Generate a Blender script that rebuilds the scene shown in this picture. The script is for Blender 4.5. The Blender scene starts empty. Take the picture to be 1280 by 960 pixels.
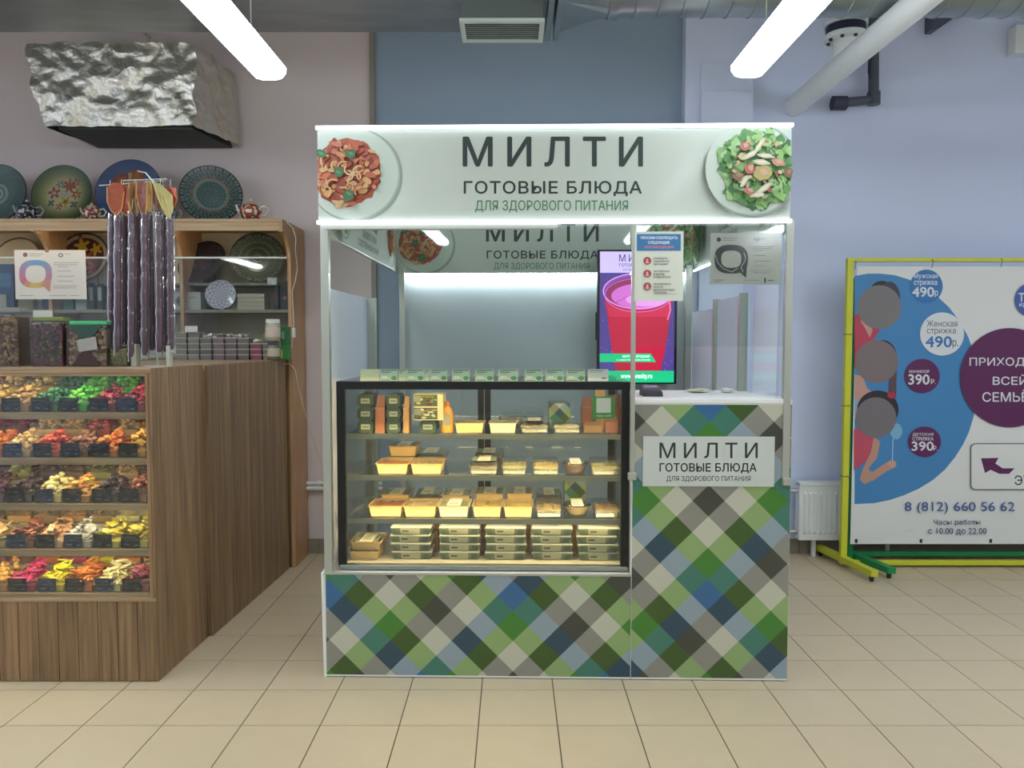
import bpy, bmesh, math, random
from mathutils import Matrix, Vector
from mathutils.noise import noise as pnoise
from mathutils.geometry import tessellate_polygon
RN = random.Random(11)
PI = math.pi
C = bpy.context.scene.collection

# ------------------------------------------------------------------ camera, world, exposure
F, PITCH, EYE = 973.0, math.radians(3.12), 1.453
cam = bpy.data.cameras.new('camera'); cam.sensor_width = 36.0; cam.lens = F / 1280 * 36.0
cam.clip_start = 0.05; cam.clip_end = 60
co = bpy.data.objects.new('camera', cam); C.objects.link(co)
co.location = (0, 0, EYE); co.rotation_euler = (PI / 2 - PITCH, 0, 0)
bpy.context.scene.camera = co
wd = bpy.data.worlds.new('world'); bpy.context.scene.world = wd; wd.use_nodes = True
wd.node_tree.nodes['Background'].inputs[0].default_value = (0.55, 0.6, 0.7, 1)
wd.node_tree.nodes['Background'].inputs[1].default_value = 0.15
vs = bpy.context.scene.view_settings
vs.view_transform = 'Standard'; vs.look = 'None'; vs.gamma = 1; vs.use_curve_mapping = False
vs.exposure = 0.42
HALL = 15.5         # emission of the hall's fluorescent diffusers
LED = 3.0          # kiosk header led tubes
FRIDGE = 26.0       # warm strips in the display fridge
STALL = 22.0        # unseen warm strips added to light the dried fruit stall

# ------------------------------------------------------------------ measuring helpers
cp, sp = math.cos(PITCH), math.sin(PITCH)
def ray(px, py):
    u = (px - 640) / F; v = (480 - py) / F
    return Vector((u, cp + v * sp, -sp + v * cp))
def W(px, py, Y):
    d = ray(px, py); t = Y / d.y
    return Vector((d.x * t, Y, EYE + d.z * t))
KM = Matrix.Translation((0, 3.285, 0)) @ Matrix.Rotation(-math.radians(1.3), 4, 'Z')   # the kiosk stands turned a little
KI = KM.inverted()
def K(px, py, y):
    o = KI @ Vector((0, 0, EYE)); d = KI.to_3x3() @ ray(px, py); t = (y - o.y) / d.y
    return o + d * t
FR = Matrix.Identity(4)
ORG = {}

# ------------------------------------------------------------------ materials
def lin(c):
    if isinstance(c, str):
        c = c.lstrip('#'); c = tuple(int(c[i:i+2], 16) / 255 for i in (0, 2, 4))
    return tuple(x / 12.92 if x <= 0.04045 else ((x + 0.055) / 1.055) ** 2.4 for x in c[:3]) + (1.0,)
MATS = {}
def nodes(name):
    m = bpy.data.materials.new(name); m.use_nodes = True; nt = m.node_tree
    return m, nt, nt.nodes['Principled BSDF'], nt.nodes['Material Output']
def mat(name, col, rough=0.5, metal=0.0, var=0.0, scale=20.0, bump=0.0, bscale=60.0, stretch=None, spec=None, emit=0.0, rnd=0.0, coat=0.0):
    if name in MATS: return MATS[name]
    m, nt, b, out = nodes(name); N = nt.nodes; L = nt.links
    base = lin(col); b.inputs['Base Color'].default_value = base
    b.inputs['Roughness'].default_value = rough; b.inputs['Metallic'].default_value = metal
    if spec is not None: b.inputs['Specular IOR Level'].default_value = spec
    if coat: b.inputs['Coat Weight'].default_value = coat; b.inputs['Coat Roughness'].default_value = 0.08
    if emit:
        b.inputs['Emission Color'].default_value = base; b.inputs['Emission Strength'].default_value = emit
    cur = None
    if var or bump or rnd:
        tc = N.new('ShaderNodeTexCoord'); mp = N.new('ShaderNodeMapping'); L.new(tc.outputs['Object'], mp.inputs[0])
        if stretch: mp.inputs['Scale'].default_value = stretch
    if rnd:
        oi = N.new('ShaderNodeObjectInfo'); ad = N.new('ShaderNodeVectorMath'); ad.operation = 'ADD'
        L.new(mp.outputs[0], ad.inputs[0]); L.new(oi.outputs['Location'], ad.inputs[1]); src = ad.outputs[0]
    elif var or bump: src = mp.outputs[0]
    if var:
        nz = N.new('ShaderNodeTexNoise'); nz.inputs['Scale'].default_value = scale; nz.inputs['Detail'].default_value = 4
        L.new(src, nz.inputs['Vector'])
        mx = N.new('ShaderNodeMix'); mx.data_type = 'RGBA'
        mx.inputs[6].default_value = tuple(x * (1 - var) for x in base[:3]) + (1,)
        mx.inputs[7].default_value = tuple(min(1, x * (1 + var)) for x in base[:3]) + (1,)
        L.new(nz.outputs[0], mx.inputs[0]); cur = mx.outputs[2]
    if rnd:
        hs = N.new('ShaderNodeHueSaturation')
        mr = N.new('ShaderNodeMapRange'); mr.inputs[3].default_value = 1 - rnd; mr.inputs[4].default_value = 1 + rnd
        L.new(oi.outputs['Random'], mr.inputs[0]); L.new(mr.outputs[0], hs.inputs['Value'])
        if cur: L.new(cur, hs.inputs['Color'])
        else: hs.inputs['Color'].default_value = base
        cur = hs.outputs[0]
    if cur: L.new(cur, b.inputs['Base Color'])
    if bump:
        n2 = N.new('ShaderNodeTexNoise'); n2.inputs['Scale'].default_value = bscale; n2.inputs['Detail'].default_value = 5
        L.new(src, n2.inputs['Vector']); bp = N.new('ShaderNodeBump'); bp.inputs['Strength'].default_value = bump
        bp.inputs['Distance'].default_value = 0.01
        L.new(n2.outputs[0], bp.inputs['Height']); L.new(bp.outputs[0], b.inputs['Normal'])
    MATS[name] = m; return m
def glass(name, tint=(0.95, 0.98, 0.97), body=0.0, bodycol=(0.8, 0.85, 0.9), refl=1.0, rough=0.02):
    if name in MATS: return MATS[name]
    m = bpy.data.materials.new(name); m.use_nodes = True; nt = m.node_tree; N = nt.nodes; L = nt.links
    for n in list(N): N.remove(n)
    out = N.new('ShaderNodeOutputMaterial'); tr = N.new('ShaderNodeBsdfTransparent'); tr.inputs[0].default_value = (*tint, 1)
    gl = N.new('ShaderNodeBsdfGlossy'); gl.inputs['Roughness'].default_value = rough
    fr = N.new('ShaderNodeLayerWeight'); fr.inputs[0].default_value = 0.25
    mt = N.new('ShaderNodeMath'); mt.operation = 'MULTIPLY_ADD'; mt.inputs[1].default_value = 0.6 * refl; mt.inputs[2].default_value = 0.035 * refl
    L.new(fr.outputs['Fresnel'], mt.inputs[0])
    mx = N.new('ShaderNodeMixShader'); L.new(mt.outputs[0], mx.inputs[0])
    base = tr.outputs[0]
    if body:
        df = N.new('ShaderNodeBsdfDiffuse'); df.inputs[0].default_value = (*bodycol, 1)
        m2 = N.new('ShaderNodeMixShader'); m2.inputs[0].default_value = body
        L.new(tr.outputs[0], m2.inputs[1]); L.new(df.outputs[0], m2.inputs[2]); base = m2.outputs[0]
    L.new(base, mx.inputs[1]); L.new(gl.outputs[0], mx.inputs[2]); L.new(mx.outputs[0], out.inputs[0])
    MATS[name] = m; return m
def colmat(name, rough=0.5, emit=0.0, coat=0.0, bump=0.0):
    if name in MATS: return MATS[name]
    m, nt, b, out = nodes(name); a = nt.nodes.new('ShaderNodeAttribute'); a.attribute_name = 'Col'
    nt.links.new(a.outputs['Color'], b.inputs['Base Color']); b.inputs['Roughness'].default_value = rough
    if coat: b.inputs['Coat Weight'].default_value = coat
    if emit:
        nt.links.new(a.outputs['Color'], b.inputs['Emission Color']); b.inputs['Emission Strength'].default_value = emit
        b.inputs['Base Color'].default_value = (0.02, 0.02, 0.02, 1)
    if bump:
        n2 = nt.nodes.new('ShaderNodeTexNoise'); n2.inputs['Scale'].default_value = 150
        tc = nt.nodes.new('ShaderNodeTexCoord'); nt.links.new(tc.outputs['Object'], n2.inputs['Vector'])
        bp = nt.nodes.new('ShaderNodeBump'); bp.inputs['Strength'].default_value = bump; bp.inputs['Distance'].default_value = 0.004
        nt.links.new(n2.outputs[0], bp.inputs['Height']); nt.links.new(bp.outputs[0], b.inputs['Normal'])
    MATS[name] = m; return m
def emis(name, col, s):
    if name in MATS: return MATS[name]
    m = bpy.data.materials.new(name); m.use_nodes = True; nt = m.node_tree
    for n in list(nt.nodes): nt.nodes.remove(n)
    o = nt.nodes.new('ShaderNodeOutputMaterial'); e = nt.nodes.new('ShaderNodeEmission')
    e.inputs[0].default_value = lin(col); e.inputs[1].default_value = s
    nt.links.new(e.outputs[0], o.inputs[0]); MATS[name] = m; return m
def wood(name, c1, c2, c3, axis='Z', rnd=0.17):
    if name in MATS: return MATS[name]
    m, nt, b, out = nodes(name); N = nt.nodes; L = nt.links
    tc = N.new('ShaderNodeTexCoord'); oi = N.new('ShaderNodeObjectInfo'); ad = N.new('ShaderNodeVectorMath'); ad.operation = 'MULTIPLY_ADD'
    cm = N.new('ShaderNodeCombineXYZ')
    for i in range(3): L.new(oi.outputs['Random'], cm.inputs[i])
    ad.inputs[1].default_value = (37, 53, 11); L.new(cm.outputs[0], ad.inputs[0]); L.new(tc.outputs['Object'], ad.inputs[2])
    mp = N.new('ShaderNodeMapping'); L.new(ad.outputs[0], mp.inputs[0])
    mp.inputs['Scale'].default_value = {'Z': (1, 1, 0.035), 'X': (0.035, 1, 1), 'Y': (1, 0.035, 1)}[axis]
    nz = N.new('ShaderNodeTexNoise'); nz.inputs['Scale'].default_value = 60; nz.inputs['Detail'].default_value = 6; nz.inputs['Distortion'].default_value = 0.4
    L.new(mp.outputs[0], nz.inputs['Vector'])
    cr = N.new('ShaderNodeValToRGB'); e = cr.color_ramp.elements
    e[0].position = 0.3; e[0].color = lin(c1); e[1].position = 0.72; e[1].color = lin(c3)
    k = e.new(0.5); k.color = lin(c2); L.new(nz.outputs[0], cr.inputs[0])
    hs = N.new('ShaderNodeHueSaturation'); mr = N.new('ShaderNodeMapRange'); mr.inputs[3].default_value = 1 - rnd; mr.inputs[4].default_value = 1 + rnd
    L.new(oi.outputs['Random'], mr.inputs[0]); L.new(mr.outputs[0], hs.inputs['Value']); L.new(cr.outputs[0], hs.inputs['Color'])
    L.new(hs.outputs[0], b.inputs['Base Color']); b.inputs['Roughness'].default_value = 0.42
    bp = N.new('ShaderNodeBump'); bp.inputs['Strength'].default_value = 0.12; bp.inputs['Distance'].default_value = 0.003
    L.new(nz.outputs[0], bp.inputs['Height']); L.new(bp.outputs[0], b.inputs['Normal'])
    MATS[name] = m; return m

M_wall = mat('wall_paint_lavender', '#d2dbf2', 0.75, var=0.03, scale=3, bump=0.05, bscale=120)
M_wallw = mat('wall_paint_mauve', '#d8cac6', 0.75, var=0.03, scale=3, bump=0.05, bscale=120)
M_wallg = mat('wall_paint_duct_shade', '#95a6b6', 0.75, var=0.03, scale=3, bump=0.05, bscale=120)  # wall tone darkened: shade of the duct put into the colour
M_white = mat('white_plastic', '#e2e4de', 0.4)
M_whitep = mat('white_paint', '#dfe3df', 0.35)
M_black = mat('black_powder_coat', '#0c1214', 0.4)
M_dark = mat('dark_plastic', '#23282b', 0.4)
M_steel = mat('brushed_steel', '#9aa096', 0.35, metal=0.85, var=0.08, scale=40, stretch=(1, 1, 0.05))
M_alu = mat('aluminium_profile', '#b4b8ad', 0.4, metal=0.6)
M_galv = mat('galvanised_steel', '#9aa3a3', 0.3, metal=0.85, var=0.18, scale=9, bump=0.08, bscale=14)
M_glass = glass('clear_glass')
M_glassk = glass('kiosk_glass', tint=(0.93, 0.97, 0.96), refl=0.8)
M_film = glass('plastic_film', tint=(0.97, 0.98, 0.98), refl=1.4, rough=0.12)
M_lidf = glass('tray_lid_film', tint=(0.97, 0.98, 0.96), refl=0.35, rough=0.25)
M_frost = glass('frosted_acrylic', tint=(0.9, 0.93, 0.97), body=0.6, bodycol=(0.84, 0.87, 0.95), refl=0.3, rough=0.3)
M_glasss = glass('side_glass_sheet', tint=(0.95, 0.97, 0.98), refl=0.15, rough=0.1)
M_print = colmat('colour_print', 0.5)
M_printg = colmat('gloss_print', 0.3, coat=0.2)
M_glaze = colmat('painted_ceramic_glaze', 0.25, coat=0.6)
M_fruit = colmat('candied_fruit', 0.45, bump=0.3)
M_screen = colmat('screen_picture', 0.3, emit=0.75)
M_yellow = mat('yellow_paint', '#c3c52e', 0.4)
M_green = mat('green_paint', '#128045', 0.4)
M_wood = wood('walnut_laminate', '#6a543c', '#876b4b', '#a08460')
M_woodx = wood('walnut_laminate_across', '#866f54', '#9c8262', '#b09878', axis='X', rnd=0.04)
M_oak = wood('pale_oak_laminate', '#a3855c', '#b4956a', '#c2a67c', axis='X', rnd=0.05)
M_oakz = wood('pale_oak_upright', '#a37a52', '#b68c62', '#c29c74', axis='Z', rnd=0.05)
M_cream = mat('cream_board', '#c9c0a6', 0.6)
M_card = mat('paper_white', '#dfe0d6', 0.7)

# ------------------------------------------------------------------ mesh building
class MB:
    def __init__(s): s.v = []; s.f = []; s.mi = []; s.c = []; s.m = 0; s.col = None
    def face(s, idx): s.f.append(tuple(idx)); s.mi.append(s.m); s.c.append(s.col)
    def poly(s, pts):
        n = len(s.v); s.v += [Vector(p) for p in pts]; s.face(range(n, n + len(pts))); return s
    def box(s, x0, y0, z0, x1, y1, z1, M=None):
        x0, x1 = sorted((x0, x1)); y0, y1 = sorted((y0, y1)); z0, z1 = sorted((z0, z1))
        n = len(s.v)
        P = [(x0,y0,z0),(x1,y0,z0),(x1,y1,z0),(x0,y1,z0),(x0,y0,z1),(x1,y0,z1),(x1,y1,z1),(x0,y1,z1)]
        s.v += [(M @ Vector(p)) if M else Vector(p) for p in P]
        for q in ((0,3,2,1),(4,5,6,7),(0,1,5,4),(1,2,6,5),(2,3,7,6),(3,0,4,7)): s.face([n+i for i in q])
        return s
    def hexa(s, b, t):          # bottom and top quads
        n = len(s.v); s.v += [Vector(p) for p in list(b) + list(t)]
        for q in ((0,3,2,1),(4,5,6,7),(0,1,5,4),(1,2,6,5),(2,3,7,6),(3,0,4,7)): s.face([n+i for i in q])
        return s
    def prism(s, pts, d):       # polygon extruded along vector d
        n = len(s.v); k = len(pts); d = Vector(d)
        s.v += [Vector(p) for p in pts] + [Vector(p) + d for p in pts]
        s.face(range(n, n + k)[::-1]); s.face(range(n + k, n + 2 * k))
        for i in range(k): j = (i + 1) % k; s.face((n+i, n+j, n+k+j, n+k+i))
        return s
    def ringjoin(s, rings, n, cap0=True, cap1=True):
        b = len(s.v)
        for r in rings: s.v += r
        for a in range(len(rings) - 1):
            for i in range(n):
                j = (i + 1) % n; s.face((b+a*n+i, b+a*n+j, b+(a+1)*n+j, b+(a+1)*n+i))
        if cap0: s.face([b + i for i in range(n)][::-1])
        if cap1: s.face([b + (len(rings)-1)*n + i for i in range(n)])
    def tube(s, pts, r, n=10, closed=False):
        pts = [Vector(p) for p in pts]; rings = []
        rr = r if isinstance(r, (list, tuple)) else [r] * len(pts)
        up = None
        for i, p in enumerate(pts):
            a = pts[max(0, i-1)]; b = pts[min(len(pts)-1, i+1)]
            t = (b - a).normalized()
            if up is None: up = Vector((0,0,1)) if abs(t.z) < 0.9 else Vector((0,1,0))
            x = t.cross(up).normalized(); y = x.cross(t).normalized(); up = y
            rings.append([p + (x * math.cos(2*PI*k/n) + y * math.sin(2*PI*k/n)) * rr[i] for k in range(n)])
        s.ringjoin(rings, n); return s
    def lathe(s, prof, c=(0,0,0), n=20, axis='Z', cap=True):
        c = Vector(c); rings = []
        for r, h in prof:
            ring = []
            for k in range(n):
                a = 2*PI*k/n; x, y = r*math.cos(a), r*math.sin(a)
                ring.append(c + (Vector((x,y,h)) if axis=='Z' else Vector((x,h,y)) if axis=='Y' else Vector((h,x,y))))
            rings.append(ring)
        s.ringjoin(rings, n, cap, cap); return s
    def blob(s, c, r, M=None, sub=1, jit=0.0, seed=0):
        vs_, fs_ = ICO[sub]; n = len(s.v); rr = random.Random(seed)
        for v in vs_:
            q = Vector((v[0]*r[0], v[1]*r[1], v[2]*r[2])) * (1 + rr.uniform(-jit, jit))
            s.v.append(Vector(c) + (M @ q if M else q))
        for f in fs_: s.face([n+i for i in f])
        return s
    def build(s, name, mats, parent=None, smooth=False, bevel=0.0, org=None, seg=2):
        if org is None:
            r = parent
            while r is not None and r.parent is not None: r = r.parent
            org = ORG.get(r.name, Vector()) if r else Vector()
        me = bpy.data.meshes.new(name)
        me.from_pydata([tuple(v - org) for v in s.v], [], s.f)
        if not isinstance(mats, (list, tuple)): mats = [mats]
        for m in mats: me.materials.append(m)
        if len(mats) > 1: me.polygons.foreach_set('material_index', s.mi)
        if any(c is not None for c in s.c):
            at = me.color_attributes.new('Col', 'FLOAT_COLOR', 'CORNER'); buf = []
            for f, c in zip(s.f, s.c): buf += list(c or (0.5,0.5,0.5,1)) * len(f)
            at.data.foreach_set('color', buf)
        me.update()
        if bevel:
            bm = bmesh.new(); bm.from_mesh(me)
            bmesh.ops.recalc_face_normals(bm, faces=bm.faces)
            es = [e for e in bm.edges if len(e.link_faces) == 2 and e.calc_face_angle(0) > 0.6]
            bmesh.ops.bevel(bm, geom=es, offset=bevel, segments=seg, affect='EDGES', profile=0.6)
            bm.to_mesh(me); bm.free()
        if smooth:
            me.polygons.foreach_set('use_smooth', [True] * len(me.polygons))
            try: me.set_sharp_from_angle(angle=math.radians(50))
            except Exception: pass
        o = bpy.data.objects.new(name, me); C.objects.link(o)
        if parent is not None: o.parent = parent
        return o
def icos(sub):
    bm = bmesh.new(); bmesh.ops.create_icosphere(bm, subdivisions=sub, radius=1)
    v = [tuple(x.co) for x in bm.verts]; f = [[q.index for q in x.verts] for x in bm.faces]; bm.free(); return v, f
ICO = {1: icos(1), 2: icos(2), 3: icos(3)}

def thing(name, label, cat, loc=(0,0,0), rz=0.0, group=None, rot=None):
    o = bpy.data.objects.new(name, None); C.objects.link(o); o.empty_display_size = 0.05
    R = rot if rot is not None else Matrix.Rotation(rz, 4, 'Z')
    o.matrix_world = FR @ Matrix.Translation(Vector(loc)) @ R
    o['label'] = label; o['category'] = cat
    if group: o['group'] = group
    return o
def at_org(o, p): ORG[o.name] = Vector(p); return o
def thingk(name, label, cat, loc, group=None):     # parts of this one are written in frame coordinates
    return at_org(thing(name, label, cat, loc, 0, group), loc)
def solo(mb, name, m, label, cat, loc=(0,0,0), group=None, smooth=False, bevel=0.0, rz=0.0, local=False):
    o = mb.build(name, m, None, smooth, bevel, org=Vector() if local else Vector(loc))
    o.matrix_world = FR @ Matrix.Translation(Vector(loc)) @ Matrix.Rotation(rz, 4, 'Z')
    o['label'] = label; o['category'] = cat
    if group: o['group'] = group
    return o
def struct(mb, name, m, parent=None, smooth=False, bevel=0.0):
    o = mb.build(name, m, parent, smooth, bevel)
    if parent is None: o['kind'] = 'structure'
    return o
def dup(root, loc, rz=0.0, label=None, rot=None):
    r = root.copy(); C.objects.link(r)
    r.matrix_world = FR @ Matrix.Translation(Vector(loc)) @ (rot if rot is not None else Matrix.Rotation(rz, 4, 'Z'))
    if label: r['label'] = label
    for ch in list(root.children):
        c = ch.copy(); C.objects.link(c); c.parent = r
        for g in list(ch.children):
            d = g.copy(); C.objects.link(d); d.parent = c
    return r

TXT = {}
def text_geo(s, bold=0.0, space=1.0):
    bold = 0; k = (s, bold, space)
    if k in TXT: return TXT[k]
    cu = bpy.data.curves.new('t', 'FONT'); cu.body = s; cu.size = 1; cu.space_character = space; cu.resolution_u = 3; cu.fill_mode = 'NONE'
    o = bpy.data.objects.new('t', cu); C.objects.link(o)
    dg = bpy.context.evaluated_depsgraph_get(); dg.update()
    me = bpy.data.meshes.new_from_object(o.evaluated_get(dg))
    P = [(p.co.x, p.co.y) for p in me.vertices]; nxt = {}
    for e in me.edges: nxt.setdefault(e.vertices[0], []).append(e.vertices[1]); nxt.setdefault(e.vertices[1], []).append(e.vertices[0])
    # glyph strokes overlap, so every outer contour is filled on its own with the holes that lie inside it
    seen = set(); loops = []
    for st in sorted(nxt):
        if st in seen: continue
        lp = [st]; seen.add(st); cur = min(nxt[st])
        if st + 1 in nxt[st]: cur = st + 1
        while cur not in seen:
            lp.append(cur); seen.add(cur); c_ = [q for q in nxt[cur] if q not in seen]
            if not c_: break
            cur = c_[0]
        if len(lp) > 2: loops.append(lp)
    area = lambda lp: sum(P[lp[a]][0]*P[lp[(a+1) % len(lp)]][1] - P[lp[(a+1) % len(lp)]][0]*P[lp[a]][1] for a in range(len(lp)))/2
    def inside(pt, lp):
        r = False; x, y = pt
        for a in range(len(lp)):
            (x0, y0), (x1, y1) = P[lp[a]], P[lp[a-1]]
            if (y0 > y) != (y1 > y) and x < (x1-x0)*(y-y0)/(y1-y0) + x0: r = not r
        return r
    A_ = [area(lp) for lp in loops]
    within = lambda h, lp: sum(inside(P[q], lp) for q in h) > .6*len(h)
    hole = [any(a_*b_ < 0 and abs(b_) < abs(a_) and within(h, lp) for lp, a_ in zip(loops, A_)) for h, b_ in zip(loops, A_)]
    v, f = [], []
    for lp, a_, ho in zip(loops, A_, hole):
        if ho: continue
        holes = [h for h, b_ in zip(loops, A_) if a_*b_ < 0 and abs(b_) < abs(a_) and within(h, lp)]
        polys = [lp] + holes; flat = [P[q] for pl_ in polys for q in pl_]; n0 = len(v); v += flat
        for t_ in tessellate_polygon([[Vector((*P[q], 0)) for q in pl_] for pl_ in polys]): f.append([n0+q for q in t_])
    bpy.data.objects.remove(o); bpy.data.meshes.remove(me); bpy.data.curves.remove(cu)
    TXT[k] = (v, f); return v, f
class Canvas(MB):
    """flat print: 2-D drawing coordinates are laid on a plane by fn(x, y) -> point; later shapes lie a hair higher"""
    def __init__(s, fn, nrm, step=0.00012):
        super().__init__(); s.fn = fn; s.n = Vector(nrm).normalized(); s.k = 0; s.step = step
        a, b, c = fn(0, 0), fn(1, 0), fn(0, 1); s.flip = ((b - a).cross(c - a)).dot(s.n) < 0
    def P(s, x, y): return s.fn(x, y) + s.n * (s.k * s.step)
    def shape(s, pts, col, up=True):
        if up: s.k += 1
        s.col = lin(col); q = [s.P(*p) for p in pts]
        ar = sum(pts[i][0]*pts[(i+1)%len(pts)][1] - pts[(i+1)%len(pts)][0]*pts[i][1] for i in range(len(pts)))
        if (ar < 0) != s.flip: q = q[::-1]
        s.poly(q); return s
    def rect(s, x0, y0, x1, y1, col, up=True): return s.shape([(x0,y0),(x1,y0),(x1,y1),(x0,y1)], col, up)
    def ell(s, x, y, rx, ry, col, n=36, a=0.0, up=True, jit=0.0):
        ca, sa = math.cos(a), math.sin(a); pts = []
        for i in range(n):
            t = 2*PI*i/n; k = 1 + RN.uniform(-jit, jit); u, v = rx*k*math.cos(t), ry*k*math.sin(t)
            pts.append((x + u*ca - v*sa, y + u*sa + v*ca))
        return s.shape(pts, col, up)
    def rrect(s, x0, y0, x1, y1, r, col, n=6):
        pts = []
        for cx, cy, a0 in ((x1-r,y0+r,-90),(x1-r,y1-r,0),(x0+r,y1-r,90),(x0+r,y0+r,180)):
            for i in range(n+1):
                a = math.radians(a0 + 90*i/n); pts.append((cx + r*math.cos(a), cy + r*math.sin(a)))
        return s.shape(pts, col)
    def line(s, pts, w, col, up=True):
        if up: s.k += 1
        for i in range(len(pts)-1):
            (x0,y0),(x1,y1) = pts[i], pts[i+1]; L = math.hypot(x1-x0, y1-y0) or 1; a, b = -(y1-y0)/L*w/2, (x1-x0)/L*w/2
            s.shape([(x0+a,y0+b),(x1+a,y1+b),(x1-a,y1-b),(x0-a,y0-b)], col, False)
        return s
    def text(s, t, x0, y0, x1, y1, col, bold=0.011, space=1.0):
        """fits t in the box; y0 is the top edge and y1 the foot of the letters when y grows downward"""
        v, f = text_geo(t, bold, space); s.k += 1
        xs = [p[0] for p in v]; ys = [p[1] for p in v]; ax, bx, ay, by = min(xs), max(xs), min(ys), max(ys)
        s.col = lin(col); em = abs(y1-y0)/(by-ay)
        for dx, dy in (((0, 0),) if not bold else ((-1,0),(1,0),(0,-1),(0,1),(0,0))):
          ox, oy = dx*bold*em, dy*bold*em; s.k += .25 if bold else 0
          n = len(s.v)
          s.v += [s.P(ox + x0 + (p[0]-ax)/(bx-ax)*(x1-x0), oy + y1 + (p[1]-ay)/(by-ay)*(y0-y1)) for p in v]
          for q in f:
            a = s.v[n+q[1]] - s.v[n+q[0]]; b = s.v[n+q[2]] - s.v[n+q[0]]
            s.face([n+i for i in (q if a.cross(b).dot(s.n) > 0 else q[::-1])])
        return s

# ================================================================== THE SETTING
YW = 5.29
struct(MB().box(-5.6, YW, 0, 6.0, YW+0.2, 4.3), 'wall_back', M_wall)
wb = bpy.data.objects['wall_back']
xs_ = W(468, 300, YW).x
MB().box(-5.6, YW-0.004, 0, xs_, YW, 4.3).build('painted_panel', M_wallw, wb)
MB().box(xs_, YW-0.004, 0, W(860, 60, YW).x, YW, 4.3).build('painted_panel', M_wallg, wb)  # stretch of wall with the duct's shade painted in
struct(MB().box(-5.8, -5, 0, -5.6, YW+0.2, 4.3), 'wall_left', M_wall)
struct(MB().box(6.0, -5, 0, 6.2, YW+0.2, 4.3), 'wall_right', M_wall)
struct(MB().box(-5.8, -5.2, 0, 6.2, -5, 4.3), 'wall_front', mat('shop_front_wall', '#a9aca6', 0.8))
struct(MB().box(-5.8, -5.2, 4.3, 6.2, YW+0.2, 4.45), 'ceiling', mat('ceiling_paint', '#c4c6c2', 0.9))
# floor with single tiles
fl = struct(MB().box(-5.8, -5.2, -0.06, 6.2, YW+0.2, -0.0025), 'floor', mat('tile_grout', '#5c5446', 0.9))
M_tile = mat('cream_porcelain_tile', '#c2b292', 0.38, var=0.05, scale=9, rnd=0.02)
TX0, TY0, TS, TSY = 0.173, 2.876, 0.300, 0.301
def tile_mb(x, y, w=0.2968, d=0.2978):
    return MB().hexa([(x,y,-0.008),(x+w,y,-0.008),(x+w,y+d,-0.008),(x,y+d,-0.008)],
                     [(x+.0008,y+.0008,0),(x+w-.0008,y+.0008,0),(x+w-.0008,y+d-.0008,0),(x+.0008,y+d-.0008,0)])
proto = None; near = MB()
for j in range(-26, 8):
    for i in range(-19, 20):
        x, y = TX0 + TS*i, TY0 + TSY*j
        if -2 <= j and -12 <= i <= 12:
            if proto is None: proto = tile_mb(0, 0).build('tile', M_tile, fl); o = proto
            else: o = proto.copy(); C.objects.link(o); o.parent = fl
            o.location = (x + 0.00125, y + 0.00125, 0)
        else:
            t = tile_mb(x + 0.00125, y + 0.00125); n = len(near.v); near.v += t.v
            for f in t.f: near.face([n+q for q in f])
nt_ = near.build('tile_field', M_tile, fl); nt_['kind'] = 'stuff'
# skirting tiles
bb = struct(MB().box(-5.6, YW-0.006, 0, 6.0, YW-0.0045, 0.1), 'baseboard_back', mat('skirting_grout', '#77705f', 0.9))
M_sk = mat('skirting_tile', '#8d8674', 0.45, var=0.05, scale=8, rnd=0.05)
pr = None
for i in range(-17, 19):
    if pr is None: pr = MB().box(0.001, YW-0.016, 0, 0.299, YW-0.006, 0.1).build('tile', M_sk, bb, bevel=0.0015); o = pr
    else: o = pr.copy(); C.objects.link(o); o.parent = bb
    o.location = (TX0 + TS*i, 0, 0)
# cable trunking strip and pilaster on the back wall
struct(MB().box(xs_-0.018, YW-0.03, 0, xs_+0.016, YW-0.004, 4.3), 'trim_1', mat('trunking_grey', '#8a8578', 0.6), bevel=0.003)
xa, xb = W(858, 60, 5.17).x, W(944, 60, 5.17).x
struct(MB().box(xa, 5.19, 0, xb, YW, 4.3), 'wall_pilaster', M_wall)
x2, x3 = W(877, 100, 5.16).x, W(943, 100, 5.16).x
pl = bpy.data.objects['wall_pilaster']
MB().box(x2, 5.165, 0, x3, 5.19, W(900, 113, 5.165).z).build('casing', M_wall, pl, bevel=0.004)
MB().box(x2, 5.178, W(900, 113, 5.165).z, x3, 5.19, W(900, 78, 5.178).z).build('casing', M_wall, pl, bevel=0.003)

# ================================================================== HALL LIGHTS
M_tubeL = emis('fluorescent_diffuser', '#eef5ff', HALL)
M_tubeV = M_tubeL
def fixture(label, x, y0, y1, z=2.68):
    t = thingk('fluorescent_light', label, 'ceiling light', (x, (y0+y1)/2, z), 'long fluorescent lights over the hall')
    MB().box(x-.055, y0+.01, z+.055, x+.055, y1-.01, z+.085).build('housing', M_whitep, t, bevel=.004)
    prof = [(-.08, .055), (-.078, .03), (-.06, .008), (-.03, 0), (.03, 0), (.06, .008), (.078, .03), (.08, .055)]
    b = MB(); b.prism([(x+a, y0, z+h) for a, h in prof], (0, y1-y0, 0)); b.build('diffuser', M_tubeL, t)
    for yy in (y0+.25, y1-.25):
        MB().tube([(x, yy, z+.085), (x, yy, 4.3)], .003, 6).build('hanger', M_alu, t)
fixture('long white glowing light above the wooden sweets stall', -1.14, 2.1, 3.73)
fixture('long white glowing light above the right end of the kiosk', 1.10, 2.1, 3.70)
n_ = 0
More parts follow.
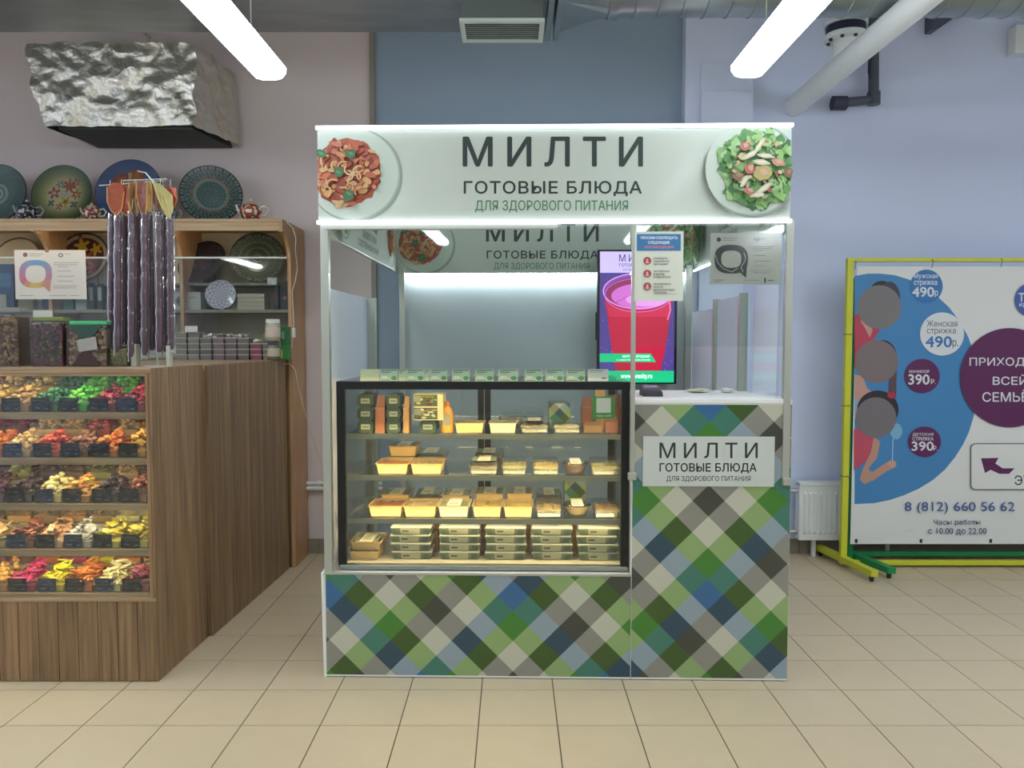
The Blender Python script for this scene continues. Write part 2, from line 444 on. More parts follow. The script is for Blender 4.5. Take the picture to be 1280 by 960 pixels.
for xx in (-4.3, -2.75, -1.19, 1.19, 2.75, 4.3):  # unseen fixtures outside the view, added to light the hall and walls
    for yy in ((2.1, 3.6), (-0.6, 0.9), (-3.4, -1.9)):
        if yy[0] > 2 and abs(xx) < 2: continue
        n_ += 1
        fixture('added unseen light in the %s row over the %s of the hall' % ({-4.3: 'far left', -2.75: 'middle left', -1.19: 'inner left', 1.19: 'inner right', 2.75: 'middle right', 4.3: 'far right'}[xx], {2.1: 'wall side', -0.6: 'middle', -3.4: 'front end'}[yy[0]]), xx, *yy)

# ================================================================== DUCTS AND PIPES
zb = 3.12
d = thingk('ventilation_duct', 'galvanised ventilation duct running below the ceiling with a tapered joint into a round pipe', 'duct', (0, 4.0, zb))
xj = W(573, 30, 4.0).x; xk = W(684, 30, 4.0).x; xf = W(706, 40, 4.05).x
MB().box(-5.0, 3.7, zb, xk, 4.3, 3.62).build('duct_body', mat('galvanised_sheet', '#8f9290', 0.38, metal=0.75, var=0.25, scale=3.0, bump=0.25, bscale=3.5, stretch=(1, 3, 3)), d, bevel=.004)
for x in (-4.2, -3.0): MB().box(x-.015, 3.67, zb-.03, x+.015, 4.33, 3.65).build('flange', M_galv, d)
for k, x in enumerate((xk, xk+.045)): MB().box(x, 3.67, zb-.035, x+.03, 4.33, 3.65).build('flange', M_galv, d, bevel=.003)
# taper from square to round
rc, rr = Vector((0, 4.0, 3.29)), 0.2
xe = W(765, 22, 4.0).x; n = 24; A = []; B = []; x0 = xk + .075
for i in range(n):
    a = 2*PI*i/n + PI/4; c, s_ = math.cos(a), math.sin(a); m_ = max(abs(c), abs(s_))
    A.append(Vector((x0, 4.0 + c/m_*.3, 3.37 + s_/m_*.25))); B.append(Vector((xe, rc.y + c*rr, rc.z + s_*rr)))
t = MB(); t.ringjoin([A, B], n, False, False); t.build('taper', M_galv, d)
t = MB(); xx = xe; prof = []
while xx < 5.9:
    prof += [(rr, xx), (rr, xx+.105), (rr+.005, xx+.109), (rr+.005, xx+.114)]; xx += .118
t.lathe(prof, (0, rc.y, rc.z), 40, 'X'); t.build('round_pipe', M_galv, d, smooth=True)
MB().lathe([(rr+.012, xe-.02), (rr+.012, xe+.03)], (0, rc.y, rc.z), 40, 'X').build('clamp_ring', M_galv, d, smooth=True)
# extract grille hung under the duct
g = thingk('air_vent', 'pale slatted air vent box hanging under the duct above the kiosk', 'vent', ((xj+xk)/2, 4.02, 3.02))
y0, y1 = 3.89, 4.16; xl, xr = W(574, 25, y0).x, W(681, 25, y0).x
b = MB().box(xl+.01, y0+.008, 3.03, xr-.01, y1-.008, zb); b.build('vent_box', mat('olive_grey_box', '#59625d', 0.5), g)
MB().box(xl+.012, y0+.012, 3.024, xr-.012, y1-.012, 3.03).build('backing', M_dark, g)
b = MB(); fw = .024
b.box(xl, y0, 3.012, xr, y0+fw, 3.03); b.box(xl, y1-fw, 3.012, xr, y1, 3.03); b.box(xl, y0+fw, 3.012, xl+fw, y1-fw, 3.03); b.box(xr-fw, y0+fw, 3.012, xr, y1-fw, 3.03)
b.build('vent_frame', mat('vent_frame_paint', '#b9c0b8', 0.5), g)
sl = None
for k in range(9):
    yy = y0 + fw + .012 + k * (y1-y0-2*fw-.024)/8
    Rm = Matrix.Translation((0, yy, 3.02)) @ Matrix.Rotation(math.radians(35), 4, 'X')
    MB().box(xl+fw, -.010, -.0012, xr-fw, .010, .0012, Rm).build('slat', mat('slat_paint', '#9ea69f', 0.5), g)
# foil wrapped air unit
u = thingk('air_conditioner', 'air conditioning unit wrapped in crumpled silver foil above the shelf of plates', 'air conditioner', W(160, 160, 5.0))
yf, yb = 4.74, 5.26
fl_, fr_ = W(57, 157, yf), W(242, 158, yf); tl, tr_ = W(30, 55, yf), W(252, 55, yf)
zt = 3.22
def foil():
    b = MB(); nx, nz, ny = 44, 30, 26
    def P(a, c, dd):   # a 0..1 left-right, c 0..1 bottom-top, dd depth 0..1
        xl_ = fl_.x + (tl.x - fl_.x) * c**0.7; xr_ = fr_.x + (tr_.x + .02 - fr_.x) * c**0.7 * .4 + .10 * dd * (1 - c*.5)
        p = Vector((xl_ + (xr_ - xl_) * a, yf + (yb - .01 - yf) * dd, fl_.z + (zt - fl_.z) * c))
        if c < .3: p.y += (.3 - c) * .05
        q = p * 7.0; q2 = p * 19.0; q3 = Vector((p.x*34 + p.z*20, p.y*20, p.z*9))
        am = min(1, (1 - dd) * 8) if dd > .875 else 1
        dv = Vector((pnoise(q), pnoise(q + Vector((9,2,1))), pnoise(q + Vector((3,7,5))))) * .022 \
           + Vector((pnoise(q2), pnoise(q2 + Vector((9,2,1))), pnoise(q2 + Vector((3,7,5))))) * .011 \
           + Vector((pnoise(q3), pnoise(q3+Vector((4,4,4))), 0)) * .007
        dv.z *= .6 if c < .02 else 1
        p = p + dv * am; p.y = min(p.y, yb - .005); return p
    idx = {}
    def V(a, c, dd):
        k = (round(a, 4), round(c, 4), round(dd, 4))
        if k not in idx: idx[k] = len(b.v); b.v.append(P(a, c, dd))
        return idx[k]
    for i in range(nx):
        for j in range(nz):
            b.face([V((i+p)/nx, (j+q)/nz, 0) for p, q in ((0,0),(1,0),(1,1),(0,1))])
    for side in (0, 1):
        for i in range(ny):
            for j in range(nz):
                q4 = [V(side, (j+q)/nz, (i+p)/ny) for p, q in ((0,0),(1,0),(1,1),(0,1))]; b.face(q4 if side else q4[::-1])
    for i in range(nx):
        for j in range(ny):
            b.face([V((i+p)/nx, 1, (j+q)/ny) for p, q in ((0,0),(1,0),(1,1),(0,1))])
    return b
M_foil = mat('crumpled_foil', '#d6d2c4', 0.36, metal=1.0, bump=1.0, bscale=24, var=0.05)
foil().build('foil_wrap', M_foil, u, smooth=True)
MB().hexa([(fl_.x+.04, yf+.06, fl_.z-.006), (fr_.x-.03, yf+.06, fl_.z-.006), (fr_.x+.05, yb, fl_.z-.006), (fl_.x+.04, yb, fl_.z-.006)], [(fl_.x+.06, yf+.08, fl_.z+.3), (fr_.x-.06, yf+.08, fl_.z+.3), (fr_.x-.05, yb, fl_.z+.3), (fl_.x+.06, yb, fl_.z+.3)]).build('unit_body', mat('unit_underside', '#3b4240', 0.6), u, bevel=.004)
st = MB(); a, b_ = Vector((-2.05, 4.35, zb)), Vector((-2.25, 4.8, zt))
sw = thingk('hanging_strap', 'perforated metal strap slung from the duct to the foil unit', 'strap', W(165, 30, 4.6))
p0, p1 = W(134, -6, 4.5), W(187, 47, 4.76)
b = MB(); dirv = (p1 - p0); nn = 16
sd = Vector((0, 0, 1)).cross(dirv).normalized() * .011
for s__ in (-1, 1):
    b.hexa([p0+sd*s__-sd*.3, p0+sd*s__+sd*.3, p1+sd*s__+sd*.3, p1+sd*s__-sd*.3], [p+Vector((0,0,.0015)) for p in (p0+sd*s__-sd*.3, p0+sd*s__+sd*.3, p1+sd*s__+sd*.3, p1+sd*s__-sd*.3)])
for k in range(nn):
    q = p0 + dirv * (k/(nn-1)); e = dirv.normalized()*.006
    b.hexa([q-sd-e, q+sd-e, q+sd+e, q-sd+e], [p+Vector((0,0,.0015)) for p in (q-sd-e, q+sd-e, q+sd+e, q-sd+e)])
b.build('strap_band', M_alu, sw)
MB().tube([p1, p1 - Vector((0,0,.07))], .003, 6).build('hook', M_alu, sw)
# white heating pipe running to the wall, flanged riser, grey drain
e = W(992, 133, YW-.01)
pp = thingk('white_pipe', 'thick white pipe running overhead into the wall right of the kiosk', 'pipe', e)
MB().tube([(e.x, -1.5, e.z), e], .066, 24).build('pipe_run', M_whitep, pp, smooth=True)
c = W(1046, 60, 4.55); c.x = e.x + .03
rz_ = thingk('pipe_riser', 'white flanged riser with dark gasket joining the white pipe under the round duct', 'pipe', (c.x, 4.55, 3.1))
MB().lathe([(.066, e.z+.0), (.066, 3.62)], (c.x, 4.55, 0), 24).build('riser', M_whitep, rz_, smooth=True)
zf = W(1046, 50, 4.55).z
MB().lathe([(.115, zf), (.115, zf+.028)], (c.x, 4.55, 0), 32).build('flange', M_whitep, rz_, smooth=True)
MB().lathe([(.108, zf+.03), (.108, zf+.075)], (c.x, 4.55, 0), 32).build('gasket', mat('navy_gasket', '#20243c', .5), rz_, smooth=True)
MB().lathe([(.118, zf+.077), (.118, zf+.10)], (c.x, 4.55, 0), 32).build('flange', M_whitep, rz_, smooth=True)
for k in range(8):
    a = 2*PI*k/8 + .2; MB().lathe([(.011, zf-.012), (.011, zf+.11)], (c.x+.093*math.cos(a), 4.55+.093*math.sin(a), 0), 6).build('bolt', M_dark, rz_)
dr = thingk('drain_pipe', 'dark grey drain pipe with an elbow on the wall right of the white pipe', 'pipe', W(1094, 60, 5.2))
M_dr = mat('grey_drain_plastic', '#4c5260', .45)
a, b_, c_ = W(1092, -30, 5.2), W(1092, 125, 5.2), W(1046, 129, 5.2)
MB().tube([a, b_], .033, 16).build('upright', M_dr, dr, smooth=True)
MB().tube([b_ + Vector((0,0,.05)), b_ - Vector((0,0,.03))], .042, 16).build('elbow', M_dr, dr, smooth=True)
MB().tube([b_ + Vector((-.02,0,0)), c_], .03, 16).build('arm', M_dr, dr, smooth=True)
MB().tube([c_ + Vector((.06,0,0)), c_ - Vector((.03,0,0))], [.046, .046], 16).build('end_cap', mat('drain_cap', '#31364a', .5), dr, smooth=True)
b = MB()
for k in range(5): b.tube([W(1086+k, 62, 5.15), W(1085+k*.7, 92+k*2, 5.15)], .003, 5)
b.build('loose_strands', M_dark, dr)
q = W(1273, 52, 5.25); solo(MB().box(q.x-.05, 5.2, q.z-.09, q.x+.09, YW-.001, q.z+.09), 'junction_box', M_whitep, 'small white box on the wall at the upper right edge', 'junction box', q, bevel=.006)
q = W(1180, 28, 5.22)
br = MB().prism([(q.x-.09, 5.2, q.z+.06), (q.x+.11, 5.2, q.z+.06), (q.x-.05, 5.2, q.z-.05), (q.x-.09, 5.2, q.z-.05)], (0, YW-5.2, 0))
solo(br, 'wall_bracket', M_dr, 'dark triangular bracket on the right wall just under the duct', 'bracket', q)
# pipe along the left of the wall behind the kiosk
q0, q1 = W(380, 604, 5.24), W(478, 602, 5.24)
hp = thingk('heating_pipe', 'white heating pipe running low along the wall between stall and kiosk', 'pipe', q0)
for dz in (0, -.035): MB().tube([(q0.x-.35, 5.24, q0.z+dz), (q1.x, 5.24, q0.z+dz)], .013, 12).build('pipe_run', M_whitep, hp, smooth=True)
for xx in (q0.x+.1, q1.x-.05): MB().box(xx-.01, 5.24, q0.z-.05, xx+.01, YW-.004, q0.z+.015).build('clip', M_whitep, hp)

# radiator
q0, q1 = W(1001, 606, 5.14), W(1060, 676, 5.14)
rx0, rx1, rz0, rz1 = q0.x, q0.x + 1.1, q1.z, q0.z
rd = thingk('radiator', 'white ribbed panel radiator under the banner beside the kiosk', 'radiator', ((rx0+rx1)/2, 5.19, rz0))
MB().box(rx0, 5.15, rz0, rx1, 5.165, rz1).build('front_panel', M_whitep, rd, bevel=.004)
MB().box(rx0+.01, 5.20, rz0, rx1-.01, 5.215, rz1).build('rear_panel', M_whitep, rd, bevel=.004)
MB().box(rx0-.004, 5.145, rz1-.01, rx1+.004, 5.225, rz1+.014).build('top_grille', M_whitep, rd, bevel=.003)
for xx in (rx0-.004, rx1): MB().box(xx, 5.147, rz0+.005, xx+.004, 5.225, rz1).build('side_cover', M_whitep, rd)
k = 0; xx = rx0 + .035; rp = None
while xx < rx1 - .03:
    if rp is None:
        rp = MB().hexa([(-.012,5.151,rz0+.04),(.012,5.151,rz0+.04),(.012,5.151,rz1-.05),(-.012,5.151,rz1-.05)][::-1],
                       [(-.006,5.141,rz0+.055),(.006,5.141,rz0+.055),(.006,5.141,rz1-.065),(-.006,5.141,rz1-.065)][::-1]).build('rib', M_whitep, rd, org=ORG[rd.name], bevel=.002); o = rp
    else: o = rp.copy(); C.objects.link(o); o.parent = rd
    o.location.x = xx; xx += .034
for xx in (rx0+.12, rx0+.62): MB().box(xx-.012, 5.20, 0, xx+.012, 5.225, rz0+.02).build('foot', M_whitep, rd)
for zz in (rz1-.05, rz0+.05):
    MB().tube([(rx0-.004, 5.19, zz), (rx0-.05, 5.19, zz)], .016, 12).build('valve', M_alu, rd, smooth=True)
    MB().tube([(rx0-.05, 5.19, zz), (rx0-.34, 5.19, zz)], .011, 10).build('pipe', M_whitep, rd, smooth=True)
for zz in (rz0+.1, rz1-.1): MB().box(rx0+.3, 5.215, zz-.02, rx0+.33, YW, zz+.02).build('wall_hook', M_alu, rd)

# ================================================================== BANNER STAND
YB = 4.95
xL = 2.135; xR = 4.45
zt_ = W(1064, 325, YB).z; zbm = W(1060, 703, YB).z
bs = thingk('banner_stand', 'yellow tubular banner stand on castors with a hairdresser advert, right of the kiosk', 'banner stand', (xL, YB, 0))
ts = .018
MB().box(xL-ts-.004, YB-ts, zbm-.01, xL+ts, YB+ts, zt_+.012).build('upright', M_yellow, bs, bevel=.004)
MB().box(xR-ts, YB-ts, zbm-.01, xR+ts, YB+ts, zt_+.012).build('upright', M_yellow, bs, bevel=.004)
MB().box(xL-ts, YB-ts*.9, zt_-.012, xR+ts, YB+ts*.9, zt_+.012).build('top_rail', M_yellow, bs, bevel=.004)
MB().box(xL+ts, YB-ts*.9, zbm-.016, xR-ts, YB+ts*.9, zbm+.016).build('bottom_rail', M_yellow, bs, bevel=.004)
def foot(parent, x, ya, yb_, m, z, w=.022, skew=.05):
    MB().hexa([(x-w-skew*.5, ya, z-.02), (x+w-skew*.5, ya, z-.02), (x+w+skew*0-.0, yb_, z-.02), (x-w, yb_, z-.02)] if False else
              [(x-w+skew, ya, z-.02), (x+w+skew, ya, z-.02), (x+w-skew, yb_, z-.02), (x-w-skew, yb_, z-.02)],
              [(x-w+skew, ya, z+.02), (x+w+skew, ya, z+.02), (x+w-skew, yb_, z+.02), (x-w-skew, yb_, z+.02)]).build('foot', m, parent, bevel=.003)
    for yy, sx in ((ya+.03, skew), (yb_-.03, -skew)):
        c = MB().lathe([(.016, -.008), (.016, .008)], (x+sx*.9, yy, .016), 14, 'X')
        c.box(x+sx*.9-.012, yy-.008, .018, x+sx*.9+.012, yy+.008, z-.018); c.build('castor', M_dark, parent)
foot(bs, xL, 4.62, 5.24, M_yellow, zbm-.004 if zbm > .06 else .056)
foot(bs, xR, 4.62, 5.24, M_yellow, .056)
# the second, green stand nested behind the yellow one
g2 = thingk('banner_stand', 'green tubular stand parked close behind the yellow banner stand', 'banner stand', (xL+.1, YB+.1, 0))
MB().box(xL+.055, YB+.055, .04, xL+.09, YB+.09, .26).build('upright_socket', M_green, g2, bevel=.003)
MB().box(xL+.060, YB+.060, .26, xL+.085, YB+.085, 1.86).build('upright', M_green, g2)
MB().box(xL+.09, YB+.06, .055, xR-.1, YB+.085, .085).build('bottom_rail', M_green, g2)
MB().box(xR-.1, YB+.055, .04, xR-.065, YB+.09, 1.86).build('upright', M_green, g2)
MB().box(xL+.085, YB+.06, 1.83, xR-.1, YB+.085, 1.86).build('top_rail', M_green, g2)
foot(g2, xL+.135, 4.68, 5.12, M_green, .056, .024, .05)
# the printed sheet
bl, bt, bbm = W(1067, 500, YB).x, W(1070, 333, YB).z, W(1100, 680, YB).z
sheet = MB(); nx_ = 60
for i in range(nx_):
    xa_, xb_ = bl + (xR-.05-bl)*i/nx_, bl + (xR-.05-bl)*(i+1)/nx_
    sheet.poly([(xa_, YB, bbm), (xb_, YB, bbm), (xb_, YB, bt), (xa_, YB, bt)])
sheet = MB().box(bl, YB-.0015, bbm, xR-.05, YB+.0015, bt)
so = sheet.build('banner_sheet', mat('vinyl_sheet', '#d4d6d0', .5), bs)
cv = Canvas(lambda x, y: Vector(((lambda p: (p.x, YB-.0017, p.z))(W(x, y, YB)))), (0, -1, 0))
def arc_pts(): return [(1068,345),(1085,342),(1100,342),(1118,344),(1135,349),(1152,357),(1170,369),(1186,384),(1199,401),(1210,421),(1217,440),(1221,462),(1222,480),(1221,500),(1217,520),(1211,540),(1204,555),(1194,571),(1181,587),(1166,600),(1148,611),(1130,619),(1112,625),(1092,629),(1068,630)]
cv.shape(arc_pts(), '#3e7eb0')
BL, PU, WH, GY = '#2f6fa6', '#571a4d', '#d2d6d6', '#6e7376'
# printed people, faces covered by the round grey discs that the photo shows
SK = '#b98f80'
cv.shape([(1068,394),(1076,391),(1085,404),(1100,412),(1092,424),(1097,432),(1078,446),(1068,462)], '#b03a50')
cv.shape([(1077,392),(1083,404),(1091,412),(1087,422),(1081,410),(1076,402)], SK)
cv.ell(1102, 363, 14, 12, '#2b2328'); cv.ell(1112, 372, 13, 20, '#3a3a40'); cv.ell(1099, 384, 27.5, 27.5, '#74716f')
cv.shape([(1068,468),(1078,470),(1084,486),(1098,494),(1088,500),(1068,508)], SK)
cv.shape([(1068,500),(1090,496),(1086,520),(1068,524)], '#8aa0b8')
cv.ell(1103, 447, 18, 22, '#2b2328'); cv.shape([(1112,440),(1121,452),(1120,498),(1110,492)], '#55424a'); cv.ell(1095.5, 452, 27, 27, '#776a68')
cv.ell(1097, 512, 26, 24, '#2a2024'); cv.ell(1114, 494, 5, 4, '#b02a42'); cv.ell(1120, 539, 7.5, 10, '#73a8c4'); cv.line([(1116,548),(1115,576)], .8, '#c3d2da')
cv.shape([(1067,537),(1074,535),(1086,545),(1099,551),(1098,564),(1080,578),(1067,588)], '#b8485c')
cv.shape([(1092,546),(1100,552),(1096,572),(1085,586),(1090,590),(1106,579),(1113,575),(1120,577),(1119,584),(1108,589),(1092,600),(1080,605),(1074,599),(1078,586),(1088,566)], '#b58b76')
cv.ell(1115, 580, 5, 4.5, '#bd9684')
cv.ell(1094.5, 522, 25.5, 25.5, '#6f6a6a')
cv.ell(1157.5, 358, 20.5, 21, BL)
cv.text('Мужская', 1142, 342, 1172, 349.3, WH); cv.text('стрижка', 1142, 351, 1171, 358, WH); cv.text('490', 1140, 359, 1167, 371, WH, .02); cv.text('р', 1168, 363.5, 1172, 371.5, WH)
cv.ell(1177, 417.5, 27.5, 27, WH)
cv.text('Женская', 1158, 400.5, 1196, 408.5, GY); cv.text('стрижка', 1158, 411, 1194, 419, GY); cv.text('490', 1156.5, 420.5, 1189, 434, BL, .02); cv.text('р.', 1190, 425, 1197, 435.5, GY)
cv.ell(1152, 470, 22, 21.5, PU); cv.text('МАНИКЮР', 1136, 462.5, 1161, 466, WH); cv.text('390', 1135, 468, 1161, 480.5, WH, .02); cv.text('Р.', 1163, 474, 1169, 480, WH)
cv.ell(1155, 552, 20.5, 19, PU); cv.text('ДЕТСКАЯ', 1140, 541, 1166, 545, WH); cv.text('СТРИЖКА', 1140, 546, 1166, 550.5, WH); cv.text('390', 1139, 552, 1166, 563, WH, .02); cv.text('Р.', 1166, 557, 1171, 563, WH)
cv.ell(1261, 472, 62, 62, PU, 64)
cv.text('ПРИХОДИТЕ', 1211, 447, 1312, 459, WH, .01); cv.text('ВСЕЙ', 1240, 468, 1283, 481, WH, .012); cv.text('СЕМЬЁЙ', 1227, 487, 1296, 502, WH, .01)
cv.ell(1288, 375, 21, 21, '#3f5a9c'); cv.text('ТЫ', 1272, 366.5, 1290, 377, WH, .02); cv.text('краше', 1273, 379, 1300, 384.5, WH)
cv.rrect(1212, 554, 1345, 612, 6, '#4a3d4a'); cv.rrect(1213, 555, 1344, 611, 5.5, '#d4d6d0')
cv.shape([(1225,572.5),(1247,572),(1243,579),(1252,585),(1267,585),(1260,592),(1248,592),(1237,587),(1230,591)], PU)
cv.text('ЭТАЖ', 1267, 594, 1312, 606, '#3a3a44')
cv.text('8 (812) 660 56 62', 1130, 627, 1267, 642, '#39558f', .004); cv.text('Часы работы', 1166, 649, 1224, 657, '#4b5c7c'); cv.text('с 10.00 до 22.00', 1159, 659.5, 1232, 668.5, '#4b5c7c')
cv.build('banner_print', M_print, bs)
for px_, py_ in ((1067,331),(1163,329),(1249,328)):
    q = W(px_, py_+2, YB-.01); MB().tube([q+Vector((0,-.018,-.02)), q+Vector((0,-.026,.0)), q+Vector((.004,-.026,.022)), q+Vector((.006,.0,.036))], .0022, 6).build('hook', M_dark, bs)
for px_, py_ in ((1055,418),(1054,507),(1054,595)):
    q = W(px_, py_, YB); MB().box(xL-.024, YB-.021, q.z-.003, xL+.03, YB+.021, q.z+.003).build('tie', mat('dull_wire', '#6b6a2a', .6), bs)
for px_ in (1070, 1151, 1238):
    q = W(px_, 676, YB); MB().box(q.x-.008, YB-.004, q.z-.012, q.x+.008, YB+.004, q.z+.012).build('clip', M_dark, bs)

# ================================================================== THE KIOSK
FR = KM
def Z(py, y, px=640): return K(px, py, y).z
def X(px, y, py=480): return K(px, py, y).x
kL, kR = X(399, 0, 300), X(986, 0, 300)
zB, zT = Z(276, -.02), Z(161, -.02)       # front fascia
zSB = 1.905; zBB = 1.893
YBK = 1.80
kt = thingk('kiosk_canopy', 'white kiosk canopy on slim metal posts with printed fascias and bright led tubes', 'kiosk', (0.2, 0.9, 0))
def pxk(y): return lambda a, b: K(a, b, y)
M_fas = mat('fascia_white', '#bcc6ba', .35, coat=.1)
MB().box(kL, -.01, zB, kR, .03, zT).build('front_fascia', M_fas, kt, bevel=.002)
MB().box(kL, .03, zSB, kL+.025, YBK, zT).build('side_fascia', M_fas, kt, bevel=.002)
MB().box(kR-.025, .03, zSB, kR, YBK, zT).build('side_fascia', M_fas, kt, bevel=.002)
MB().box(kL+.025, YBK-.03, zBB, kR-.025, YBK, zT-.02).build('rear_fascia', M_fas, kt, bevel=.002)
for sgn, x in ((1, kL+.006), (-1, kR-.012)): pass
# posts
pw = .034
def post(x, y, z0, z1, w=pw): return MB().box(x-w/2, y-w/2, z0, x+w/2, y+w/2, z1).build('post', M_alu, kt, bevel=.002)
xfl, xfr, xfm = X(408, .03, 400), X(982.5, .03, 400), X(790, .03, 400)
post(xfl, .025, .455, zB+.05)
post(xfr, .008, .85, zB-.0005, .030)
post(xfm, -.012, .87, zB-.014, .018)
post(X(503, YBK-.05, 400), YBK-.05, 0, zBB+.05, .034); post(X(860, YBK-.05, 400), YBK-.05, 0, zBB+.05, .04)
post(kL+.03, .92, 0, 1.685, .05)
post(kR-.035, 1.09, 0, 1.69, .036); post(kR-.035, .55, 0, 1.69, .04)
for x, z in ((xfr, .87), (xfm, .89)):
    MB().box(x-.017, -.028, z-.02, x+.017, .0, z+.012).build('bracket', M_alu, kt, bevel=.003)
# led tubes
M_led = emis('led_tube', '#eef5ff', LED)
for z in (zT+.001, zB-.012):
    MB().box(kL-.004, -.026, z, kR+.004, -.010, z+.016).build('led_tube', M_led, kt, bevel=.004)
MB().box(kL+.03, -.006, zB-.03, X(697, 0, 270), .03, zB).build('cable_channel', M_alu, kt)
MB().box(X(508, 1.78, 340), 1.772, zBB-.012, X(856, 1.78, 340), 1.784, zBB).build('led_tube', emis('rear_led', '#f2f6ff', 45.0), kt)
M_sled = emis('side_led', '#f2f6ff', 7.0)
MB().box(kR-.040, .10, zSB-.009, kR-.028, 1.70, zSB-.001).build('led_tube', M_sled, kt)
# wall panels at the back and sides
M_back = mat('rear_panel_gloss', '#b0babd', .35)
MB().box(kL+.04, YBK+.012, .02, kR-.05, YBK+.03, zT-.04).build('rear_panel', M_back, kt)
MB().box(kL+.006, .05, .46, kL+.012, .895, 1.685).build('side_panel', M_frost, kt)
MB().box(kR-.036, .59, .02, kR-.03, 1.065, 1.68).build('side_panel', M_frost, kt)
MB().box(kR-.036, 1.11, .02, kR-.03, YBK-.08, 1.64).build('side_panel', M_frost, kt)
MB().box(kR-.030, .02, 1.2, kR-.026, .58, zSB).build('side_panel', M_glasss, kt)
# front glazing
MB().box(xfl+.018, .012, 1.30, xfm-.010, .017, zB).build('glass_pane', M_glassk, kt)
MB().box(xfm+.010, .010, Z(433, .01), xfr-.016, .015, zB).build('glass_pane', M_glassk, kt)

def salad(cv, cx, cy, r, pasta, k=1.0):
    """a round dish of food printed flat"""
    cv.ell(cx+r*.05, cy+r*.03, r*1.04, r*1.03, '#8c9c90', 48); cv.ell(cx+r*.02, cy+r*.01, r*1.015, r*1.0, '#a2afa4', 48); cv.ell(cx, cy, r, r*.98, '#bccabc', 48)
    fx, fy, fr2 = (cx-r*.13, cy-r*.03, r*.78) if pasta else (cx+r*.18, cy-r*.02, r*.86)
    rs = random.Random(5 if pasta else 9)
    if pasta:
        pal = ['#9c4a35', '#b5603f', '#c4825a', '#a8503c', '#b9705a', '#c99a5e', '#8c3c30', '#cba678', '#ad5c50', '#bf6b48']
        cv.ell(fx, fy, fr2*.97, fr2*.95, '#a0543c', 40, jit=.05)
        for i in range(150):
            a, q = rs.uniform(0, 2*PI), fr2*.92*math.sqrt(rs.random())
            cv.ell(fx+q*math.cos(a), fy+q*math.sin(a), r*rs.uniform(.05,.13), r*rs.uniform(.03,.07), rs.choice(pal), 9, rs.uniform(0,PI), jit=.12)
        for i in range(26):
            a, q = rs.uniform(0, 2*PI), fr2*.8*math.sqrt(rs.random()); x, y = fx+q*math.cos(a), fy+q*math.sin(a); a0 = rs.uniform(0, 6)
            cv.line([(x+r*.13*math.cos(a0+t*.45), y+r*.11*math.sin(a0+t*.45)) for t in range(7)], r*.035, rs.choice(['#c9a06a', '#d0b482', '#b9764e']))
        for dx, dy in ((-.68,-.5),(.15,-.5),(-.2,.02),(.05,.72),(.1,.62)):
            cv.ell(fx+dx*fr2, fy+dy*fr2, r*.12, r*.10, '#3f6a46', 10, jit=.25); cv.ell(fx+dx*fr2, fy+dy*fr2, r*.06, r*.03, '#588a5a', 8, .5, jit=.2)
    else:
        gr = ['#5f8f52', '#7ba865', '#4a7a48', '#8ab86c', '#3f6a40', '#6d9a58', '#94bd7c', '#54864c']
        for ring, (n_, q0, q1, sz) in enumerate(((70, .80, .98, .15), (90, .5, .9, .16), (60, .0, .6, .13))):
            for i in range(n_):
                a = rs.uniform(0, 2*PI); q = fr2*rs.uniform(q0, q1); x = fx+q*math.cos(a); y = fy+q*math.sin(a)*.98
                if x > cx + r*.95: continue
                s_ = r*sz*rs.uniform(.6, 1.15); g_ = rs.choice(gr)
                cv.ell(x, y, s_, s_*rs.uniform(.6, .9), g_, 17, rs.uniform(0, PI), up=(i % 3 == 0), jit=.28)
                if i % 2: cv.ell(x + s_*.1, y - s_*.1, s_*.55, s_*.35, rs.choice(['#8fb57c', '#a5c690', '#3c6440', '#6b9a5e']), 11, rs.uniform(0, PI), jit=.3)
        for i in range(90):
            a, q = rs.uniform(0, 2*PI), fr2*.78*math.sqrt(rs.random()); x = fx+q*math.cos(a)
            cv.ell(x, fy+q*math.sin(a), r*rs.uniform(.03,.10), r*rs.uniform(.02,.045), rs.choice(gr + ['#a8b878', '#a06050', '#bfa280', '#c4b898']), 10, rs.uniform(0,PI), jit=.25)
        for dx, dy, c_, w, h, a in ((-.42,-.5,'#a86c5c',.12,.10,0),(-.3,.06,'#b0605a',.11,.12,0),(-.3,.62,'#b06a62',.13,.06,.3),(.42,-.1,'#bc8870',.15,.08,.2),(-.6,.24,'#86604c',.11,.10,0),(.66,.15,'#7a5c48',.10,.11,0),
                                   (.02,.16,'#a89c62',.20,.16,.2),(-.5,-.25,'#bcbc84',.09,.07,.3),(.1,-.6,'#9cb87c',.12,.09,.4)):
            cv.ell(fx+dx*fr2, fy+dy*fr2, r*w, r*h, c_, 15, a, jit=.2); cv.ell(fx+dx*fr2+r*.02, fy+dy*fr2-r*.02, r*w*.5, r*h*.5, '#c09c86' if c_[1] in 'ab' else '#94805c', 9, a, jit=.3)
        for dx, dy, L_, a in ((-.08,-.5,.2,-1.0),(-.28,-.3,.17,-.5),(.1,-.26,.17,.1),(.0,-.1,.16,.1),(-.45,.38,.16,-1.0),(.05,.55,.22,-.6),(-.1,.72,.16,-.1)):
            cv.ell(fx+dx*fr2, fy+dy*fr2, r*L_, r*.055, '#c2bba0', 14, a, jit=.2); cv.ell(fx+dx*fr2, fy+dy*fr2-r*.01, r*L_*.7, r*.025, '#d2ccb4', 10, a, jit=.2)
